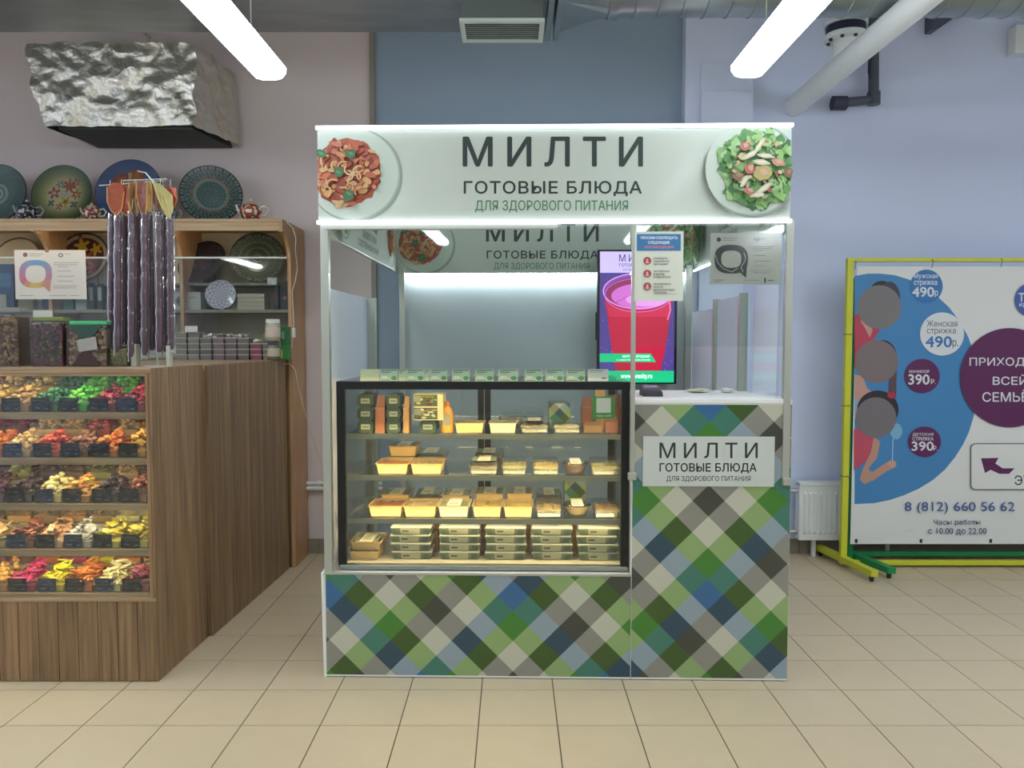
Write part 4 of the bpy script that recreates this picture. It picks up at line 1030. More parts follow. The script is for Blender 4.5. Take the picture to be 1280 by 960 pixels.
for i, (px_, w, food, style, slv, lb, hh) in enumerate((
    (498, 37, 'orange', 'tray', 'patch', 'back row tray of orange food at the left of the lower shelf', .062),
    (536, 34, 'pale', 'clear', 'patch', 'low clear tray second in the back row of the lower shelf', .045),
    (572, 37, 'cream', 'tray', 'patch', 'back row tray with a pale label behind the white labelled one', .06),
    (613, 36, 'cream', 'tray', 'patch', 'back row tray behind the first yellow topped tray', .068),
    (650, 33, 'brown', 'tray', 'patch', 'back row tray of brown food behind the second yellow topped tray', .07),
    (686, 32, 'pale', 'clear', 'patch', 'pale clear tray at the back right, left of the plaid box', .045))):
    tray(px_, 630, y, s3, w, food, 1, style, hh, sleeve=slv, grp=G3, label=lb)
# top shelf low trays (shallower)
G1 = 'food trays on the top fridge shelf'
y = .30
for i, (px_, w, food, style, slv, lb) in enumerate((
    (588, 38, 'cream', 'tray', None, 'cream tray right of the yellow bottle on the top shelf'),
    (629, 36, 'cream', 'pale', None, 'long pale tray in the middle of the top shelf'),
    (668, 37, 'brown', 'clear', 'patch', 'clear box of brown food in front of the plaid wrap box'),
    (708, 36, 'pale', 'clear', None, 'clear pastry box in front of the plaid cube on the top shelf'))):
    tray(px_, 538, y, s1, w, food, 0, style, .045 if style != 'clear' else .035, .14, sleeve=slv, grp=G1, label=lb)
tray(640, 520, .46, s1, 34, 'brown', 1, 'clear', .05, .14, grp=G1, label='brown tray at the back of the top shelf, behind the long pale tray')
tray(668, 520, .46, s1, 24, 'brown', 1, 'clear', .05, .14, grp=G1, label='small brown tray at the back of the top shelf, left of the plaid cube')

# green sandwich boxes in stacks
def sbox(label, x, y, z, w, h, d, face='green'):
    t = thing('sandwich_box', label, 'food box', (x, y, z), 0, 'stacked sandwich boxes on the top fridge shelf')
    ch = .012
    pts = [(-w/2+ch,-d/2,0),(w/2-ch,-d/2,0),(w/2,-d/2,ch),(w/2,-d/2,h-ch),(w/2-ch,-d/2,h),(-w/2+ch,-d/2,h),(-w/2,-d/2,h-ch),(-w/2,-d/2,ch)]
    if face == 'green':
        MB().prism(pts, (0, d, 0)).build('carton', mat('dark_green_card', '#2c3b2a', .5), t)
        MB().box(-w*.28, -d/2-.0008, h*.28, w*.28, -d/2, h*.68).build('label_patch', mat('grey_label', '#8c9284', .6), t)
        MB().box(-w*.2, -d/2-.0012, h*.44, w*.2, -d/2-.0008, h*.52).build('label_text', mat('label_dark_ink', '#3c4640', .6), t)
    else:
        MB().box(-w/2, -d/2, 0, w/2, d/2, h).build('carton', mat('white_card_side', '#dccf9c', .5), t)
        cv = Canvas(lambda a, b: Vector((-w/2*.98 + w*.8*a/100, -d/2-.0004, h*.96 - h*.9*b/100)), (0,-1,0), .00006)
        cv.rect(0, 0, 100, 100, '#4b5a40'); rs = random.Random(int(x*1000)+int(z*1000))
        for k_ in range(26): cv.ell(rs.uniform(12,88), rs.uniform(12,88), rs.uniform(6,14), rs.uniform(5,12), rs.choice(['#6c7a34','#b0a878','#5a2030','#c8c4a4','#3c4a2c','#8a8a60']), 9, jit=.2)
        cv.rect(0, 12, 30, 62, '#87887c'); clipz(cv, .001, h, -w/2, w/2).build('food_picture', M_print, t)
y = .28
for ci, (px0, px1) in enumerate(((446.5, 466.5), (482.5, 500.5))):
    p0, p1 = K(px0, 500, y-.06), K(px1, 500, y-.06); w = p1.x-p0.x; h = .0585
    for k_ in range(3):
        sbox('dark green sandwich box, %s of the %s stack' % (('lowest', 'middle', 'topmost')[k_], ('far left', 'second')[ci]), (p0.x+p1.x)/2, y, s1+k_*h*1.01, w, h, .12)
p0, p1 = K(524, 500, y-.06), K(545, 500, y-.06)
sbox('dark green sandwich box under the two printed cartons', (p0.x+p1.x)/2, y, s1, p1.x-p0.x, .0585, .12)
p0, p1 = K(512, 500, y-.06), K(552, 500, y-.06)
for k_ in range(2): sbox('white edged carton with a food picture, %s of the pair' % ('lower', 'upper')[k_], (p0.x+p1.x)/2+.012, y+.001, s1+.0592+k_*.0595, (p1.x-p0.x)*.92, .0590, .12, 'pic')
# kraft wrap packs between the stacks
def wrap(label, px0, px1, y, z, h, col, cat='food pack'):
    p0, p1 = K(px0, 500, y-.04), K(px1, 500, y-.04); w = p1.x - p0.x
    t = thing('wrapped_pack', label, cat, ((p0.x+p1.x)/2, y, z), 0, 'kraft packs on the top fridge shelf')
    MB().hexa([(-w/2,-.04,0),(w/2,-.04,0),(w/2,.04,0),(-w/2,.04,0)], [(-w*.5,-.035,h*.7),(w*.5,-.035,h*.7),(w*.46,.035,h*.75),(-w*.46,.035,h*.75)]).build('pack', mat('kraft_'+col, col, .6, var=.2, scale=40), t, bevel=.003)
    MB().hexa([(-w*.45,-.02,h*.7),(w*.45,-.02,h*.7),(w*.45,.02,h*.7),(-w*.45,.02,h*.7)], [(-w*.4,-.002,h),(w*.4,-.002,h),(w*.4,.002,h),(-w*.4,.002,h)]).build('folded_top', mat('kraft_fold_'+col, col, .6), t)
    return t
wrap('tall orange kraft wrap standing between the two green box stacks', 468.5, 480.5, .26, s1, .17, '#8a5438')
wrap('kraft sandwich wrap left of the printed cartons', 503.5, 511, .26, s1, .165, '#a07a50')
wrap('kraft wrap standing behind the green sticker on the top shelf', 727, 742, .42, s1, .15, '#865640')
wrap('tall kraft wrap with a bright crinkled top behind the green sticker', 744, 758, .44, s1, .19, '#c09a68')
wrap('reddish kraft pack standing right behind the green sticker', 759, 774, .46, s1, .16, '#84503c')
wrap('short pinkish pack at the right end of the top shelf', 757, 773, .28, s1, .075, '#8c5c4c')
wrap('flat brown pack between clear pastry box and right end', 730, 753, .30, s1, .045, '#8a6a48')
# bottle of yellow sauce or juice
q = K(559, 540, .26); bw = K(567, 540, .26).x - q.x
t = thing('bottle', 'flat yellow juice bottle with a grey label on the top shelf', 'bottle', (q.x, .26, s1))
b = MB(); R_ = []
for z, k_ in ((0,.85),(.006,1),(.085,1),(.105,.8),(.118,.45),(.122,.42),(.135,.42)):
    R_.append([Vector((bw*k_*math.cos(2*PI*i/20), bw*.8*k_*math.sin(2*PI*i/20), z)) for i in range(20)])
b.ringjoin(R_, 20); b.build('body', mat('juice_yellow', '#c88c1c', .25), t, smooth=True)
MB().lathe([(bw*.48, .122), (bw*.48, .142)], (0,0,0), 18).build('cap', mat('cap_orange', '#b06a30', .4), t, smooth=True)
MB().box(-bw*.6, -bw*.84, .03, bw*.6, -bw*.70, .085).build('label_patch', mat('bottle_label', '#8c8870', .5), t, bevel=.001)
# plaid wrap cube (top) and plaid box (lower shelf, rear)
def plaid_box(label, px0, px1, y, z, h, d):
    p0, p1 = K(px0, 500, y-d/2), K(px1, 500, y-d/2); w = p1.x-p0.x
    t = thing('plaid_box', label, 'food box', ((p0.x+p1.x)/2, y, z), 0, 'plaid food boxes')
    MB().box(-w/2, -d/2, 0, w/2, d/2, h).build('carton', mat('carton_grey_green', '#6c7a6c', .5), t, bevel=.002)
    b = MB(); hh = h*.19
    for u in range(-2, 14):
        for v in range(-4, 12):
            cx, cz = hh*(u-v), h - hh*(u+v) + hh*6
            a, c_ = SEQ[(u+1) % 12], SEQ[(-5-v) % 12]; b.col = lin(PC[''.join(sorted((a, c_)))]); b.poly([(cx-hh,-d/2-.0006,cz),(cx,-d/2-.0006,cz-hh),(cx+hh,-d/2-.0006,cz),(cx,-d/2-.0006,cz+hh)])
    clipz(b, .001, h-.001, -w/2+.001, w/2-.001).build('plaid_print', M_print, t)
plaid_box('plaid printed cube on the top shelf behind the clear pastry box', 686, 713, .43, s1, .125, .09)
plaid_box('plaid printed box at the back right of the lower shelf', 706, 733, .50, s3, .135, .09)
# sleeved ready meals on the fridge floor, five stacks of four
z0 = zdk; y = .24
p0 = K(488, 690, y-.07); p1 = K(540, 690, y-.07); wS = p1.x - p0.x
def sleeved():
    t = thing('meal_box', 'x', 'meal box', (0,0,0), 0, 'sleeved meal boxes stacked on the fridge floor')
    w, h, d = wS, .0375, .15
    b = MB(); b.hexa([(-w*.44,-d/2*.9,0),(w*.44,-d/2*.9,0),(w*.44,d/2*.9,0),(-w*.44,d/2*.9,0)], [(-w/2,-d/2,h*.85),(w/2,-d/2,h*.85),(w/2,d/2,h*.85),(-w/2,d/2,h*.85)])
    b.build('container', mat('meal_box_grey_green', '#66705c', .5), t, bevel=.002, seg=1)
    MB().box(-w/2+.004, -d/2+.004, h*.85, w/2-.004, d/2-.004, h*.97).build('lid', mat('meal_lid', '#cfd0c0', .35), t, bevel=.001, seg=1)
    MB().hexa([(-w*.24,-d/2*.9-.003,.003),(w*.20,-d/2*.9-.003,.003),(w*.20,-d/2*.9,.003),(-w*.24,-d/2*.9,.003)], [(-w*.26,-d/2-.003,h*.9),(w*.22,-d/2-.003,h*.9),(w*.22,-d/2,h*.9),(-w*.26,-d/2,h*.9)]).build('sleeve_label', mat('sleeve_label_buff', '#a5a78c', .6), t)
    MB().hexa([(w*.26,-d/2*.92-.002,.006),(w*.42,-d/2*.92-.002,.006),(w*.42,-d/2*.92,.006),(w*.26,-d/2*.92,.006)], [(w*.30,-d/2-.001,h*.75),(w*.44,-d/2-.001,h*.75),(w*.44,-d/2,h*.75),(w*.30,-d/2,h*.75)]).build('printed_patch', mat('patch_slate', '#3f5350', .5), t)
    MB().hexa([(-w*.42,-d/2*.92-.002,.006),(-w*.30,-d/2*.92-.002,.006),(-w*.30,-d/2*.92,.006),(-w*.42,-d/2*.92,.006)], [(-w*.44,-d/2-.001,h*.7),(-w*.36,-d/2-.001,h*.75),(-w*.36,-d/2,h*.75),(-w*.44,-d/2,h*.7)]).build('printed_patch', mat('patch_green', '#4c6350', .5), t)
    MB().box(-w*.2, -d/2-.0038, h*.42, -w*.05, -d/2-.003, h*.60).build('label_text', mat('label_dark_ink', '#3c4640', .6), t)
    return t
first = None
stacks = [(489,539,'far left'), (548,600,'second'), (605,659,'middle'), (662,717,'fourth'), (720,775,'far right')]
for si, (a0, a1, nm) in enumerate(stacks):
    cx = (K(a0, 690, y-.07).x + K(a1, 690, y-.07).x)/2
    for k_ in range(4):
        lb = 'sleeved meal box, %s of the %s stack on the fridge floor' % (('lowest', 'second from below', 'third from below', 'topmost')[k_], nm)
        loc = (cx + RN.uniform(-.005,.005), y + RN.uniform(-.003,.003), z0 + k_*.0378)
        if first is None: first = sleeved(); first['label'] = lb; first.matrix_world = FR @ Matrix.Translation(loc)
        else: dup(first, loc, RN.uniform(-.02,.02), lb)
for i, (px_, c_) in enumerate(((543.5,'#b07838'),(602.5,'#94602c'),(660.5,'#a06a40'),(718.5,'#c89040'))):
    q = K(px_, 665, .31)
    wrap('narrow orange pack squeezed between stacks, gap %s' % ('left of the second stack','left of the middle stack','right of the middle stack','left of the far right stack')[i], px_-3, px_+3, .335, z0, .145, c_)
tray(460, 695, .235, z0, 39, 'cream', 0, 'tray', .040, grp='trays on the fridge floor', label='lower cream tray of the two at the left of the fridge floor')
tray(462, 695, .238, z0+.0425, 40, 'cream', 0, 'tray', .040, sleeve='patch', grp='trays on the fridge floor', label='upper cream tray with a pale label at the left of the fridge floor')

FR = Matrix.Identity(4)
# ================================================================== THE WOODEN SWEETS STALL
YS0, YS1 = 3.255, 3.77
zst = W(190, 460, YS0).z
xs0, xsL = -1.511, -2.78
def planks(parent, A, B, z0, z1, n, th=.012, m=None, gap=.0012, name='plank'):
    """upright boards side by side along the line A-B; the outer faces look to the right of A->B"""
    A, B = Vector((*A, 0)), Vector((*B, 0)); d = (B - A) / n; t = d.normalized(); nr = Vector((t.y, -t.x, 0))
    for i in range(n):
        a, b = A + d*i + t*gap, A + d*(i+1) - t*gap; q = -nr * (th + RN.uniform(0, .0012))
        MB().prism([(a.x,a.y,z0),(b.x,b.y,z0),(b.x+q.x,b.y+q.y,z0),(a.x+q.x,a.y+q.y,z0)], (0,0,z1-z0)).build(name, m or M_wood, parent, bevel=.0008, seg=1)
su = thingk('sweets_counter', 'wooden front counter with five glazed shelves of candied fruit at the left edge', 'counter', ((xs0+xsL)/2, 3.5, 0))
MB().box(xsL, YS0-.004, zst-.022, xs0-.001, YS1, zst).build('worktop', M_woodx, su, bevel=.002)
zfp = W(100, 748, YS0).z
xe_ = xs0 - .027
planks(su, (xsL, YS0), (xs0, YS0), 0.004, zfp-.012, 15)
MB().box(xsL, YS0-.003, zfp-.013, xs0-.002, YS0+.02, zfp).build('edge_strip', M_woodx, su)
MB().box(xe_, YS0, zfp, xs0-.013, YS0+.02, zst-.022).build('stile', M_wood, su)
planks(su, (xs0, YS0+.0), (-1.497, YS1), .0, zst-.001, 10)
MB().box(xsL, YS0+.02, .0, xe_, YS1-.02, .02).build('base_board', M_wood, su)
MB().box(xe_, YS0+.02, .02, xe_+.012, YS1, zst-.022).build('inner_side', M_wood, su)
MB().box(xsL, YS0+.02, .02, xsL+.015, YS1, zst-.022).build('inner_side', M_wood, su)
shz = [W(100, py_, YS0+.02).z for py_ in (516, 573, 630, 687, 742)]
for k_, z in enumerate(shz):
    MB().box(xsL+.015, YS0+.030, z-.014, xe_, YS1-.02, z).build('shelf', M_woodx, su)
    MB().box(xsL+.015, YS0+.018, z-.027, xe_, YS0+.030, z).build('shelf_lip', M_woodx, su, bevel=.0012)
    MB().box(xsL+.02, YS0+.205, z, xe_-.004, YS1-.03, z+.068).build('riser', mat('riser_cream', '#a89a7c', .7), su)
M_slw = emis('stall_fill_led', '#fff0d0', STALL)  # strips added out of sight under the shelves to brighten the fruit
MB().box(xsL, YS0, zst-.034, xe_, YS0+.003, zst-.022).build('top_lip', M_woodx, su)
for z in [zst-.022] + [q-.014 for q in shz[:-1]]:
    MB().box(xsL+.03, YS0+.032, z-.008, xe_-.01, YS0+.045, z-.001).build('light_strip', M_slw, su)
MB().box(xsL+.02, YS0+.004, zfp+.001, xe_-.001, YS0+.008, zst-.023).build('glass_front', M_glass, su)
MB().box(xsL+.016, YS1-.012, zst-.3, xe_-.001, YS1-.008, zst-.023).build('glass_back', M_glass, su)
MB().box(xsL+.016, YS1-.018, .02, xe_-.001, YS1-.008, W(100, 625, YS1).z).build('back_board', mat('stall_back', '#8f8c74', .6), su)
# price cards and trays of fruit
CARDS = []
def card_mesh(k_):
    b = Canvas(lambda x, y: Vector((-.040 + .080*x/100, -.0008, .062 - .058*y/60)), (0,-1,0), .00005); rs = random.Random(40+k_)
    b.rect(0, 0, 100, 60, '#14191c' if k_ % 5 else '#22304a')
    for ln, (y0, w) in enumerate(((14, 60), (27, 74), (46, 30))):
        x = 12 + rs.uniform(0, 8)
        while x < 12 + w:
            L_ = rs.uniform(4, 9); b.line([(x, y0+rs.uniform(-3,3)), (x+L_*.4, y0-rs.uniform(0,6)), (x+L_*.7, y0+rs.uniform(0,4)), (x+L_, y0+rs.uniform(-3,2))], 2.8 if ln < 2 else 4.0, '#e6eaf0', False); x += L_ + 1.5
    b.rect(70, 47, 90, 50, '#9a9ea4'); return b
M_tr = glass('fruit_tray_plastic', tint=(.95,.96,.95), body=.05, bodycol=(.8,.8,.78), refl=1.2, rough=.08)
PAL = {'banana yellow': ['#c2a05a','#a8863f','#d0b878','#8f7434'], 'tan': ['#b39058','#94703c','#c6a870'], 'dark green': ['#2f6a44','#285a3c','#3f7c50'], 'bright green': ['#4caf3c','#62c04a','#38963a','#7ac850'],
 'dark red': ['#7a2432','#902c3c','#5c1c28'], 'crimson': ['#9a2844','#b03450','#7c2038'], 'orange': ['#c86c28','#d88438','#b05a20'], 'beige nutty': ['#c4a874','#b89860','#d6be90'], 'red orange': ['#c04c34','#b03c30','#d06040'],
 'brown': ['#7c5438','#94684a','#684028'], 'golden': ['#cc9c48','#dab45c','#b88638'], 'purple': ['#4c2a3c','#5e3448','#3a2030'], 'prune': ['#3c2a34','#4c3640','#2c2028'], 'pale yellow': ['#d6c888','#e2d8a0','#c4b470'],
 'orange yellow': ['#c89040','#b87838','#d4a850'], 'peach': ['#d8a878','#e4bc90','#c89060'], 'white': ['#c8c4b4','#d8d4c8','#b4b0a0'], 'lemon': ['#d4c44c','#e0d468','#c4b040'], 'magenta': ['#b02458','#c43068','#981c48'],
 'vivid yellow': ['#d8cc1c','#e4dc38','#c8b818'], 'olive': ['#9a944c','#aca860','#847c3c'], 'pink brown': ['#a05c48','#b87860','#7c4438'], 'dusky pink': ['#8c3444','#a04858','#742838']}
FN = ['banana yellow','tan']
ROWS = [  # (front, back) from the right end to the left
 (['crimson','dark red','bright green','dark green','tan','banana yellow','tan','brown'], ['dark red','bright green','bright green','dark green','banana yellow','banana yellow','orange','tan'], 'chunk'),
 (['golden','orange','brown','red orange','beige nutty','orange','tan','dark red'], ['golden','tan','red orange','tan','beige nutty','dark red','crimson','tan'], 'chunk'),
 (['pink brown','prune','orange yellow','pale yellow','prune','purple','brown','tan'], ['prune','tan','olive','brown','purple','olive','purple','tan'], 'chunk'),
 (['lemon','lemon','white','peach','pink brown','beige nutty','tan','tan'], ['lemon','pale yellow','tan','orange yellow','tan','golden','brown','tan'], 'disc'),
 (['dusky pink','pale yellow','orange','vivid yellow','magenta','orange yellow','brown','orange'], ['pale yellow','orange','vivid yellow','magenta','orange','brown','dark red','orange'], 'strip')]
def fruit_heap(cols, kind, seed, w, d, h0):
    rs = random.Random(seed); b = MB()
    b.col = lin(cols[0]); b.hexa([(-w*.44,-d*.44,.003),(w*.44,-d*.44,.003),(w*.44,d*.44,.003),(-w*.44,d*.44,.003)], [(-w*.45,-d*.45,h0*.5),(w*.45,-d*.45,h0*.5),(w*.4,d*.4,h0*.8),(-w*.4,d*.4,h0*.8)])
    n = {'chunk': 64, 'disc': 40, 'strip': 50}[kind]
    for i in range(n):
        x, y = rs.uniform(-1, 1), rs.uniform(-1, 1); lvl = i / n
        z = h0*(.45 + .6*lvl) + .034*max(0, 1 - x*x)*(.4+.6*lvl) + .016*(y+.3)*lvl
        M = (Matrix.Rotation(rs.uniform(0, PI), 4, 'Z') @ Matrix.Rotation(rs.uniform(-.7, .7), 4, 'X') @ Matrix.Rotation(rs.uniform(-.5,.5), 4, 'Y')).to_3x3()
        r = {'chunk': (.017, .013, .011), 'disc': (.027, .023, .004), 'strip': (.036, .010, .007)}[kind]
        if kind == 'disc' and i % 3 == 0: r = (.016, .012, .008)
        k_ = rs.uniform(.75, 1.15); b.col = lin(rs.choice(cols))
        b.blob((x*(w/2-.016), y*(d/2-.016), z), [q*k_ for q in r], M, 2 if kind == 'chunk' and False else 1, .16, seed*100+i)
    return b
def bin_mb(w, d, h):
    b = MB(); th = .0015
    b.hexa([(-w*.46,-d*.46,0),(w*.46,-d*.46,0),(w*.46,d*.46,0),(-w*.46,d*.46,0)], [(-w*.46,-d*.46,th),(w*.46,-d*.46,th),(w*.46,d*.46,th),(-w*.46,d*.46,th)])
    a, c_, e, f = (-w*.46,-d*.46), (w*.46,-d*.46), (w*.46,d*.46), (-w*.46,d*.46); k_ = 1.07
    for p, q in ((a,c_),(c_,e),(e,f),(f,a)):
        b.poly([(p[0],p[1],0),(q[0],q[1],0),(q[0]*k_,q[1]*k_,h),(p[0]*k_,p[1]*k_,h)])
    return b
binF = None; cards = []
bw_, bd, bh = .117, .165, .06
rown = ['top','second','middle','fourth','bottom']
for ri, (fr_, bk_, kind) in enumerate(ROWS):
    x_r = W(173 + ri*1.5, 510+57*ri, YS0+.10).x
    for side, cols in (('front', fr_), ('back', bk_)):
        for ci, cn in enumerate(cols):
            x = x_r - ci*.1225; y = YS0 + (.115 if side == 'front' else .30)
            if x - .06 < xsL + .02: continue
            z = shz[ri] + (0 if side == 'front' else .068)
            kd = kind
            if ri == 4 and cn in ('orange yellow', 'brown'): kd = 'chunk'
            lb = 'clear tray of %s candied fruit, %s from the right, %s line, %s stall shelf' % (cn, ords[ci], side, rown[ri])
            t = thing('fruit_tray', lb, 'fruit tray', (x, y, z), 0, 'trays of candied fruit on the %s shelf of the stall' % rown[ri])
            if binF is None: binF = bin_mb(bw_, bd, bh).build('bin', M_tr, t); 
            else:
                o = binF.copy(); C.objects.link(o); o.parent = t
            o = fruit_heap(PAL[cn], kd, ri*31+ci*7+(3 if side == 'front' else 0), bw_, bd, bh).build('fruit', M_fruit, t, smooth=kd == 'disc'); o['kind'] = 'stuff'
            if side == 'front':
                k_ = (ri*8 + ci) % 7
                if len(cards) <= k_: o = card_mesh(len(cards)).build('price_card', M_print, t); cards.append(o)
                else: o = cards[k_].copy(); C.objects.link(o); o.parent = t
                o.location = (-.012 if ci % 2 else -.016, -bd*.46*1.07-.003, .001)
# side counter
A2, B2 = (-1.478, YS1+.002), (-1.428, 4.92)
s2_ = thingk('side_counter', 'long wooden plank sided counter running back from the front counter to the shelves', 'counter', (-1.75, 4.3, 0))
planks(s2_, A2, B2, 0, zst-.006, 22)
MB().prism([(-2.12, YS1+.004, .0), (A2[0]-.015, YS1+.004, 0), (B2[0]-.015, 4.918, 0), (-2.12, 4.918, 0)], (0,0,zst-.03)).build('carcass', M_wood, s2_)
MB().prism([(-2.13, YS1+.003, zst-.029), (A2[0]+.002-.014, YS1+.003, zst-.029), (B2[0]+.002-.014, 4.919, zst-.029), (-2.13, 4.919, zst-.029)], (0,0,.029)).build('worktop', M_woodx, s2_)
# shelf unit on the wall
zT_ = W(352, 277, 4.77).z
sh = thingk('display_shelves', 'pale oak wall shelves with curved dividers behind the sweets stall', 'shelving', (-2.4, 5.1, 0))
def divider(x, z0, name='divider', th=.022):
    pts = [(5.26, z0), (4.935, z0), (4.935, 1.93)]
    for i in range(9):
        a = PI/2*i/8; pts.append((4.935 - .165*(1-math.cos(a)), 1.93 + (zT_-.06-1.93)*math.sin(a)))
    pts += [(4.77, zT_), (5.26, zT_)]
    MB().prism([(x-th/2, p, q) for p, q in pts], (th, 0, 0)).build(name, M_oakz, sh, bevel=.002)
xR_ = W(377, 292, 5.2).x
divider(xR_-.011, 0, 'end_panel'); divider(-2.085, zst); divider(-2.915, zst); divider(-3.75, 0)
MB().box(-3.76, 4.765, zT_-.004, xR_, 5.265, zT_+.018).build('top_board', M_oak, sh, bevel=.003)
MB().box(-3.74, 4.768, zT_-.055, xR_-.022, 4.79, zT_-.004).build('fascia', M_oak, sh, bevel=.002)
MB().box(-3.74, 5.25, zst, xR_-.022, 5.262, zT_-.004).build('back_board', M_cream, sh)
zA, zBs = W(300, 353.5, 5.0).z, W(300, 387, 4.96).z
for x0_, x1_ in ((-2.074, xR_-.023), (-2.904, -2.096), (-3.739, -2.926)):
    MB().box(x0_, 5.02, zA-.014, x1_, 5.25, zA).build('shelf', mat('shelf_grey_oak', '#8d8570', .6), sh, bevel=.001)
    MB().box(x0_, 4.955, zBs-.02, x1_, 5.25, zBs).build('shelf', mat('shelf_grey_oak', '#8d8570', .6), sh, bevel=.001)
MB().box(-3.74, 4.945, 0, xR_-.023, 5.25, zst-.002).build('lower_cabinet', M_wood, sh)
zr = W(200, 322, 4.90).z
MB().box(-3.74, 4.925, zst+.002, xR_-.024, 4.929, zr).build('glass_front', M_glass, sh)
MB().box(-3.76, 4.921, zr-.004, xR_-.02, 4.933, zr+.008).build('top_rail', M_alu, sh, bevel=.002)
MB().box(-3.70, 4.792, zT_-.010, xR_-.05, 4.81, zT_-.005).build('light_strip', emis('shelf_led', '#fff2dc', 9.0), sh)
# plates
def plate(name, label, px_, py_, Y, rpx, colfn, tilt=.22, yaw=0.0, zfoot=None, cat='plate', nr=30, ns=120, group=None, squash=1):
    c = W(px_, py_, Y); r = rpx / F * Y
    if zfoot is not None: c.z = zfoot + r*math.cos(tilt) + .002
    Rm = Matrix.Rotation(yaw, 4, 'Z') @ Matrix.Rotation(PI/2 - tilt, 4, 'X')
    t = thing(name, label, cat, c, group=group, rot=Matrix.Rotation(0, 4, 'Z'))
    b = MB()
    def prof(k): return (.0 if k < .45 else (k-.45)*.05) + (.16*max(0, k-.55)**1.3)
    for j in range(nr):
        for i in range(ns):
            k0, k1 = j/nr, (j+1)/nr; a0, a1 = 2*PI*i/ns, 2*PI*(i+1)/ns
            P = [Vector((r*k*math.cos(a), r*k*math.sin(a), r*prof(k))) for k, a in ((k0,a0),(k1,a0),(k1,a1),(k0,a1))]
            b.col = lin(colfn((k0+k1)/2, (a0+a1)/2))
            b.poly([Rm @ p for p in (P if j else P[1:])])
    b.col = lin('#3c4444'); n0 = len(b.v)
    back = [[Rm @ Vector((r*k*math.cos(2*PI*i/ns), r*k*math.sin(2*PI*i/ns), r*prof(k)-.006)) for i in range(ns)] for k in (1, .5)]
    edge = [Rm @ Vector((r*math.cos(2*PI*i/ns), r*math.sin(2*PI*i/ns), r*prof(1))) for i in range(ns)]
    b.ringjoin([back[1], back[0], edge], ns, True, False)
    o = b.build('dish', M_glaze, t, smooth=False)
    f = zfoot if zfoot is not None else c.z - r
    s_ = MB(); lo = f - c.z
    for sx in (-.35, .35): 
        s_.tube([(sx*r, -.04, lo+.004), (sx*r, .06, lo+.004), (sx*r*.8, .085, lo+r*.7)], .0025, 6)
    s_.build('wire_stand', M_dark, t); return t
def hx(c): return tuple(int(c[i:i+2], 16)/255 for i in (1, 3, 5))
def mixc(a, b, k): a, b = hx(a) if isinstance(a, str) else a, hx(b) if isinstance(b, str) else b; return tuple(a[i]*(1-k)+b[i]*k for i in range(3))
def petal(k, a, k0, w, n, ph=0): return abs(k-k0) < w and math.cos(a*n+ph) > .1
def flower(x, y, cx, cy, r, n=6, ph=0.0):
    d_ = math.hypot(x-cx, y-cy); return d_ / (r * (.72 + .28*math.cos(n*math.atan2(y-cy, x-cx) + ph)))
def f1(k, a):
    if k < .2: return hx('#4f4348') if k < .12 else hx('#848c84')
    if k > .95: return hx('#1f2a30')
    c_ = mixc('#4a5c58', '#3c4f4b', k)
    if abs(k-.32) < .04: c_ = hx('#707c78')
    if math.sin(a*44 + k*70) > .2 and k > .45: c_ = mixc(c_, '#64756c', .4)
    return c_
def f2(k, a):
    x, y = k*math.cos(a), k*math.sin(a)
    if k > .95: return hx('#20291f')
    c_ = mixc('#9c9468', '#3a4a28', max(0, min(1, (k-.45)*2.2)))
    for cx, cy, r_, n, ca, cb in ((-.28,.05,.22,5,'#7a2a24','#8c8c84'),(.2,.3,.26,7,'#843428','#5c5430'),(.45,.0,.18,6,'#742a24','#a08c38'),(.12,-.25,.22,5,'#8c7c2c','#5c1f1c'),
                               (-.1,.35,.16,6,'#5c5c60','#9a9a90'),(-.35,-.3,.14,4,'#3c4a4c','#2c3838'),(-.08,-.42,.13,5,'#7a2a24','#8c7030'),(.4,-.35,.14,4,'#2c383c','#4c5850'),(.05,.05,.13,5,'#7c7c78','#a0a098'),(.42,.42,.14,5,'#7c3028','#8c8450')):
        q = flower(x, y, cx, cy, r_, n, cx*9)
        if q < 1: c_ = hx(cb) if q < .38 else hx(ca)
    return c_
def f3(k, a):
    x, y = k*math.cos(a), k*math.sin(a)
    if k > .95: return hx('#1a2540')
    c_ = mixc('#40607c', '#1f3562', min(1, k*1.15))
    for cx, cy, r_ in ((-.25, .30, .28), (.15, .42, .28), (-.02, -.1, .3), (.3, .0, .2)):
        d_ = math.hypot(x-cx, y-cy)
        if d_ < r_: c_ = mixc('#94602c', '#6c2c20', d_/r_)
    if abs(x+.03) < .05 and y > .0 and y < .6: c_ = hx('#948048')
    return c_
def f4(k, a):
    if k > .95: return hx('#14191c')
    if k > .88: return hx('#6c746c') if math.sin(a*48) > .2 else hx('#26383a')
    if k > .62: return mixc('#263c3c', '#5f7068', .8 if math.sin(a*36+k*50)*math.sin(k*70) > .3 else .1)
    if k > .55: return hx('#6c5a44') if math.sin(a*44) > 0 else hx('#40302c')
    if k > .46: return hx('#5c6c64')
    return mixc('#1f3c3c', '#587068', .8 if math.sin(a*26+k*30)*math.sin(k*60) > .35 else .1)
def f5(k, a):
    if k > .94: return hx('#141c1a')
    if k > .86: return hx('#5c6a54') if math.sin(a*52) > .3 else hx('#1c2c28')
    if k < .1: return hx('#18242a')
    if k < .16: return hx('#505e50')
    if abs(k-.42) < .02 or abs(k-.66) < .02: return hx('#566450')
    return mixc('#1f3128', '#55664c', .8 if math.sin(a*34 + k*22)*math.sin(k*60) > .42 else .1)
